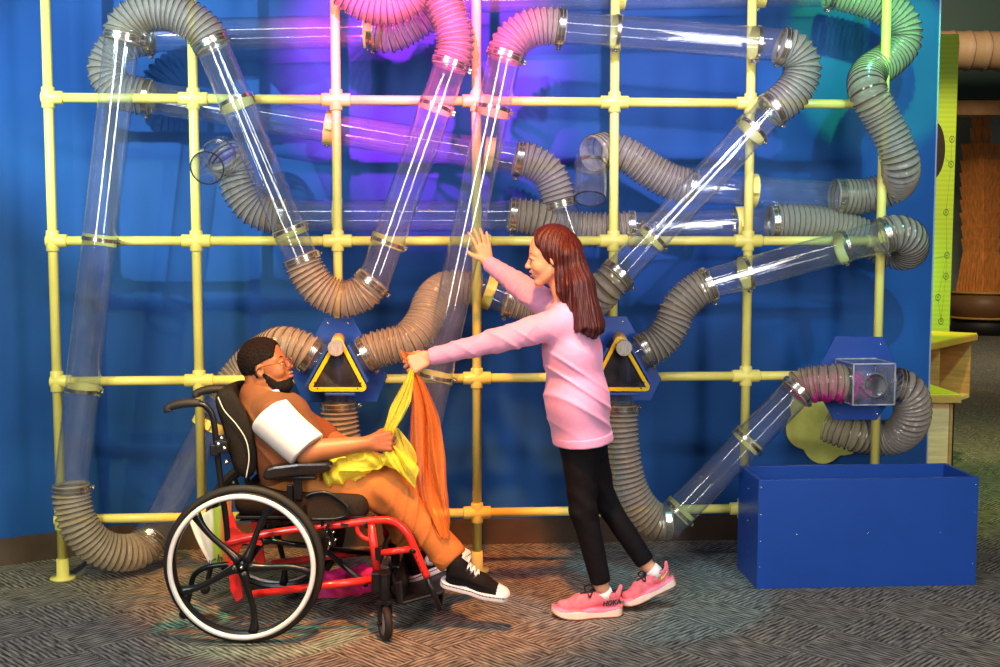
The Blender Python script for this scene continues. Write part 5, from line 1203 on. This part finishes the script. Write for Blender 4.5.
def colf(P):
    a = sd_cap(P, V3(266, 388, YB_), V3(262, 402, YB_), 0.074, 0.074); t = np.abs(a) - 0.004; h = (P - A3(V3(262, 396, YB_))) @ A3(Vector((-0.28, 0, 1)).normalized()); return smax(t, np.abs(h) - 0.016, 0.003)
sdf_mesh(colf, (-1.1, 4.25, 0.8), (-0.7, 4.65, 1.1), 0.005, 'tee_collar', tee, boy)
def chin(P):
    q = sq(P, YB_, 0.75); d = sd_cap(q, V3(288, 484, YB_), V3(310, 486, YB_), 0.108, 0.105)
    for h_, k_, a_, rk in ((bhN, bkN, baN, 0.082), (bhF, bkF, baF, 0.078)):
        dd = (a_ - k_).normalized(); e = a_ - dd * 0.012
        l = smin(sd_cap(P, h_, k_, 0.090, rk), sd_cap(P, k_, e, rk - 0.002, 0.058), 0.03)
        ax = (P - A3(k_)) @ A3(dd); l = l - 0.011 * (1 - np.abs(np.sin(ax * 26 + P[:, 1] * 22 + P[:, 0] * 14 + 2 * np.sin(P[:, 0] * 18))))**2 * np.clip(ax / 0.12, 0, 1) + 0.003 + 0.005 * np.sin((P[:, 0] + P[:, 2]) * 55) * np.clip(1 - np.abs(ax) / 0.12, 0, 1)
        l = smax(l, (P - A3(e)) @ A3(dd), 0.004); d = smin(d, l, 0.025)
    return d
sdf_mesh(chin, (-1.0, 4.12, 0.15), (-0.1, 4.85, 0.85), 0.005, 'trousers', chino, boy)
for k_, a_, f in ((bkN, baN, 1), (bkF, baF, 1)):
    dd = (a_ - k_).normalized(); 
    mb = MB(); pts = [a_ - dd * x for x in (0.055, 0.05, 0.035, 0.015, 0.004, 0.0)]; mb.tube(pts, [0.058, 0.0625, 0.0645, 0.0645, 0.0625, 0.057], 32); mb.build('rolled_cuff', chino, boy)
# canvas high-tops
canv = mat('black canvas', (0.010, 0.008, 0.008), 0.8, nscale=200, namp=0.3, spec=0.15); wr = mat('white shoe rubber', (0.85, 0.82, 0.80), 0.4); wl = mat('white laces', (0.88, 0.86, 0.86), 0.7)
def zc(q):
    z = np.zeros(len(q)); x, y, h = q[:, 0], q[:, 1], q[:, 2]
    z[h < 0.0265] = 1; z[(h > 0.017) & (h < 0.0205)] = 0
    z[(x > 0.222) & (h < 0.07)] = 1; z[(x > 0.222) & (h > 0.017) & (h < 0.0205)] = 0; return z
for (hx, hy, tx, ty, Yh, Yt, up, nm) in ((440, 583.5, 508.5, 600.5, 4.295, 4.262, (0.30, -0.28, 1), 'near'), (409, 584, 472, 557, 4.50, 4.60, (-0.45, 0.0, 1), 'far')):
    h0 = V3(hx, hy, Yh); t0 = V3(tx, ty, Yt); s = (t0 - h0).length / 0.272; fwd = t0 - h0
    o, T, M = place_shoe('canvas_shoe', converse, h0, fwd, up, s, [canv, wr], zc, boy, None, None)
    laces(o, T, lambda x: 0.121 - (x - 0.08) * 0.60, wl, (0.096, 0.114, 0.132, 0.150, 0.168, 0.186), 0.022, r=0.0028)
    mb = MB()
    for k in range(6):
        x = 0.095 + 0.017 * k
        for sy in (-1, 1):
            p = T(x, sy * 0.026, 0.108 - (x - 0.08) * 0.62); mb.lathe([(0, 0.0018), (0, 0.0038), (0.0015, 0.0038), (0.0015, 0.0018)], p, M @ Vector((0.2, sy, 0.6)), 12, closed=True)
    mb.build('eyelets', mat('chrome bolt', (0.6, 0.6, 0.6), 0.2, 1.0), o)
    mb = MB(); mb.prism([T(0.066, -0.016, 0.142), T(0.066, 0.016, 0.142), T(0.096, 0.016, 0.127), T(0.096, -0.016, 0.127)], (M @ Vector((.4, 0, 1))) * 0.003); tp = mb.build('tongue_label', wr, o)
    text_part('lettering', 'CONVERSE\nALL STAR', 0.0062, T(0.0815, 0, 0.138), M @ Vector((0, 1, 0)), M @ Vector((-1, 0, 0.5)), bl_trim, tp, 0.0004)
    if nm == 'far':
        pc = T(0.100, -0.0395, 0.062); nn = M @ Vector((0, -1, 0.05)); ex_ = M @ Vector((1, 0, 0)); ez_ = M @ Vector((0, 0, 1))
        mb = MB(); mb.lathe([(0, 0), (0, 0.0215 * s), (0.0025, 0.0215 * s), (0.0025, 0)], pc, nn, 32); pb = mb.build('ankle_patch', wr, o)
        mb = MB(); mb.lathe([(0.002, 0.0195 * s), (0.0032, 0.0195 * s), (0.0032, 0.018 * s), (0.002, 0.018 * s)], pc, nn, 32, closed=True); mb.build('patch_ring', bl_trim, pb)
        mb = MB(); st = [pc + nn * 0.003 + (ex_ * math.sin(a) + ez_ * math.cos(a)) * (0.0085 if k % 2 == 0 else 0.0035) * s for k, a in enumerate(np.linspace(0, 2 * math.pi, 10, endpoint=False))]
        mb.prism(st, nn * 0.001); mb.build('star', mat('navy star', (0.02, 0.04, 0.2), 0.5), pb)

# ------------------------------------------------------------------ scarves
ych = veil_mat('yellow chiffon', (0.95, 0.90, 0.07), 0.45, 0.6, trans=0.22, wave=True)
och = veil_mat('orange chiffon', (0.78, 0.26, 0.035), 0.42, 0.6, trans=0.3, wave=True)
mch = veil_mat('magenta netting', (0.80, 0.02, 0.25), 0.18, 0.6, trans=0.4, wave=True)
def ribbon(path, widths, pleats, depth, n=60, m=56, phase=0.0, wdir=(1, 0, 0)):
    P = spline(path, 1.0); C = spline(path, 0.006); nC = len(C) - 1; wd_ = Vector(wdir)
    def F(u, v):
        i = u * nC; k = min(int(i), nC - 1); p = C[k].lerp(C[k + 1], i - k)
        w = np.interp(u, [x[0] for x in widths], [x[1] for x in widths]); dp = min(depth, w * 0.8)
        a = v - 0.5; wob = math.sin(a * pleats * 2 * math.pi + phase + 2.0 * math.sin(u * 3.1 + v)) + 0.4 * math.sin(a * pleats * 4.7 * math.pi + 1 + u * 4)
        return p + wd_ * (a * w * 2 + 0.10 * w * math.sin(u * 7 + a * 9)) + Vector((0, 1, 0)) * wob * dp * 0.5 + Vector((0, 0, 0.006 * math.sin(v * 13 + u * 5) * min(1, w * 10)))
    return F, n, m
orange = thing('orange_scarf', V3(425, 450, 4.36), 'sheer orange scarf hanging from the girl outstretched hand', 'scarf')
path = [V3(411, 368, 4.42), V3(416, 380, 4.40), V3(424, 410, 4.38), V3(427, 450, 4.37), V3(431, 490, 4.33), V3(438, 515, 4.28), V3(444, 538, 4.24)]
mb = MB(); F, n, m_ = ribbon(path, [(0, .012), (.1, .030), (.3, .052), (.55, .062), (.75, .062), (.9, .045), (1, .018)], 2.1, 0.05); mb.grid(F, 70, 64); mb.build('hanging_cloth', och, orange)
path = [V3(413, 368, 4.43), V3(420, 390, 4.43), V3(429, 430, 4.42), V3(434, 470, 4.40), V3(438, 510, 4.38)]
mb = MB(); F, n, m_ = ribbon(path, [(0, .010), (.2, .030), (.6, .045), (1, .030)], 2.3, 0.04, phase=2.0); mb.grid(F, 60, 50); mb.build('hanging_cloth', och, orange)
path = [V3(415, 366, 4.45), V3(410, 359, 4.43), V3(404, 355, 4.42), V3(400, 350, 4.42)]
mb = MB(); F, n, m_ = ribbon(path, [(0, .018), (.4, .024), (.8, .014), (1, .004)], 1.5, 0.02, wdir=(0.45, 0, 0.9)); mb.grid(F, 24, 30); mb.build('gathered_tip', och, orange)
yellow = thing('yellow_scarf', V3(395, 430, 4.30), 'sheer yellow scarf stretched from hand to fist and heaped on the lap', 'scarf')
path = [V3(412, 368, 4.40), V3(409, 380, 4.38), V3(402, 400, 4.35), V3(395, 418, 4.31), V3(389, 432, 4.285), V3(388, 442, 4.285)]
mb = MB(); F, n, m_ = ribbon(path, [(0, .010), (.2, .022), (.5, .038), (.75, .034), (1, .022)], 2.4, 0.025, wdir=(0.95, 0, 0.3)); mb.grid(F, 50, 50); mb.build('stretched_cloth', ych, yellow)
path = [V3(390, 445, 4.285), V3(396, 455, 4.275), V3(402, 465, 4.27), V3(408, 476, 4.27), V3(415, 488, 4.275)]
mb = MB(); F, n, m_ = ribbon(path, [(0, .016), (.25, .055), (.5, .060), (.8, .025), (1, .004)], 2.0, 0.03, wdir=(0.95, 0, -0.2)); mb.grid(F, 44, 44); mb.build('draped_end', ych, yellow)
path = [V3(396, 428, 4.33), V3(401, 440, 4.33), V3(407, 455, 4.32), V3(409, 470, 4.31)]
mb = MB(); F, n, m_ = ribbon(path, [(0, .012), (.4, .03), (.8, .038), (1, .02)], 1.3, 0.02); mb.grid(F, 34, 34); mb.build('draped_end', ych, yellow)
def lapf(P):
    d = sd_ell(P, V3(350, 468, 4.31), (0.088, 0.060, 0.050), Matrix.Rotation(-0.25, 3, 'Y')); d = smin(d, sd_ell(P, V3(335, 475, 4.30), (0.045, 0.055, 0.040)), 0.02)
    d = smin(d, sd_ell(P, V3(368, 461, 4.31), (0.050, 0.050, 0.038)), 0.02); d = smin(d, sd_ell(P, V3(394, 461, 4.31), (0.052, 0.045, 0.038), Matrix.Rotation(0.4, 3, 'Y')), 0.02); d = smin(d, sd_ell(P, V3(355, 462, 4.45), (0.11, 0.12, 0.04)), 0.03)
    d = d + 0.012 * (0.4 - (1 - np.abs(np.sin(P[:, 0] * 26 - P[:, 2] * 30 + P[:, 1] * 12 + 2.2 * np.sin(P[:, 0] * 19 + P[:, 2] * 31))))**2.5) + 0.004 * np.sin(P[:, 0] * 60 + P[:, 2] * 90 + 2 * np.sin(P[:, 0] * 40))
    return d
sdf_mesh(lapf, (-0.75, 4.15, 0.55), (-0.28, 4.65, 0.80), 0.004, 'heaped_cloth', ych, yellow)
magn = thing('magenta_scarf', V3(350, 585, 4.5), 'crumpled magenta net scarf spilling out under the wheelchair seat', 'scarf')
def magf(P):
    d = sd_ell(P, V3(345, 583, 4.46), (0.115, 0.10, 0.045), Matrix.Rotation(0.12, 3, 'Y')); d = smin(d, sd_ell(P, V3(328, 592, 4.44), (0.06, 0.08, 0.045)), 0.03); d = smin(d, sd_ell(P, V3(362, 574, 4.44), (0.055, 0.07, 0.03)), 0.03)
    return d + 0.009 * np.sin(P[:, 0] * 70 + 2 * np.sin(P[:, 2] * 40)) * np.sin(P[:, 1] * 60 + P[:, 2] * 30)
sdf_mesh(magf, (-0.85, 4.25, 0.1), (-0.4, 4.65, 0.42), 0.005, 'crumpled_net', mch, magn)
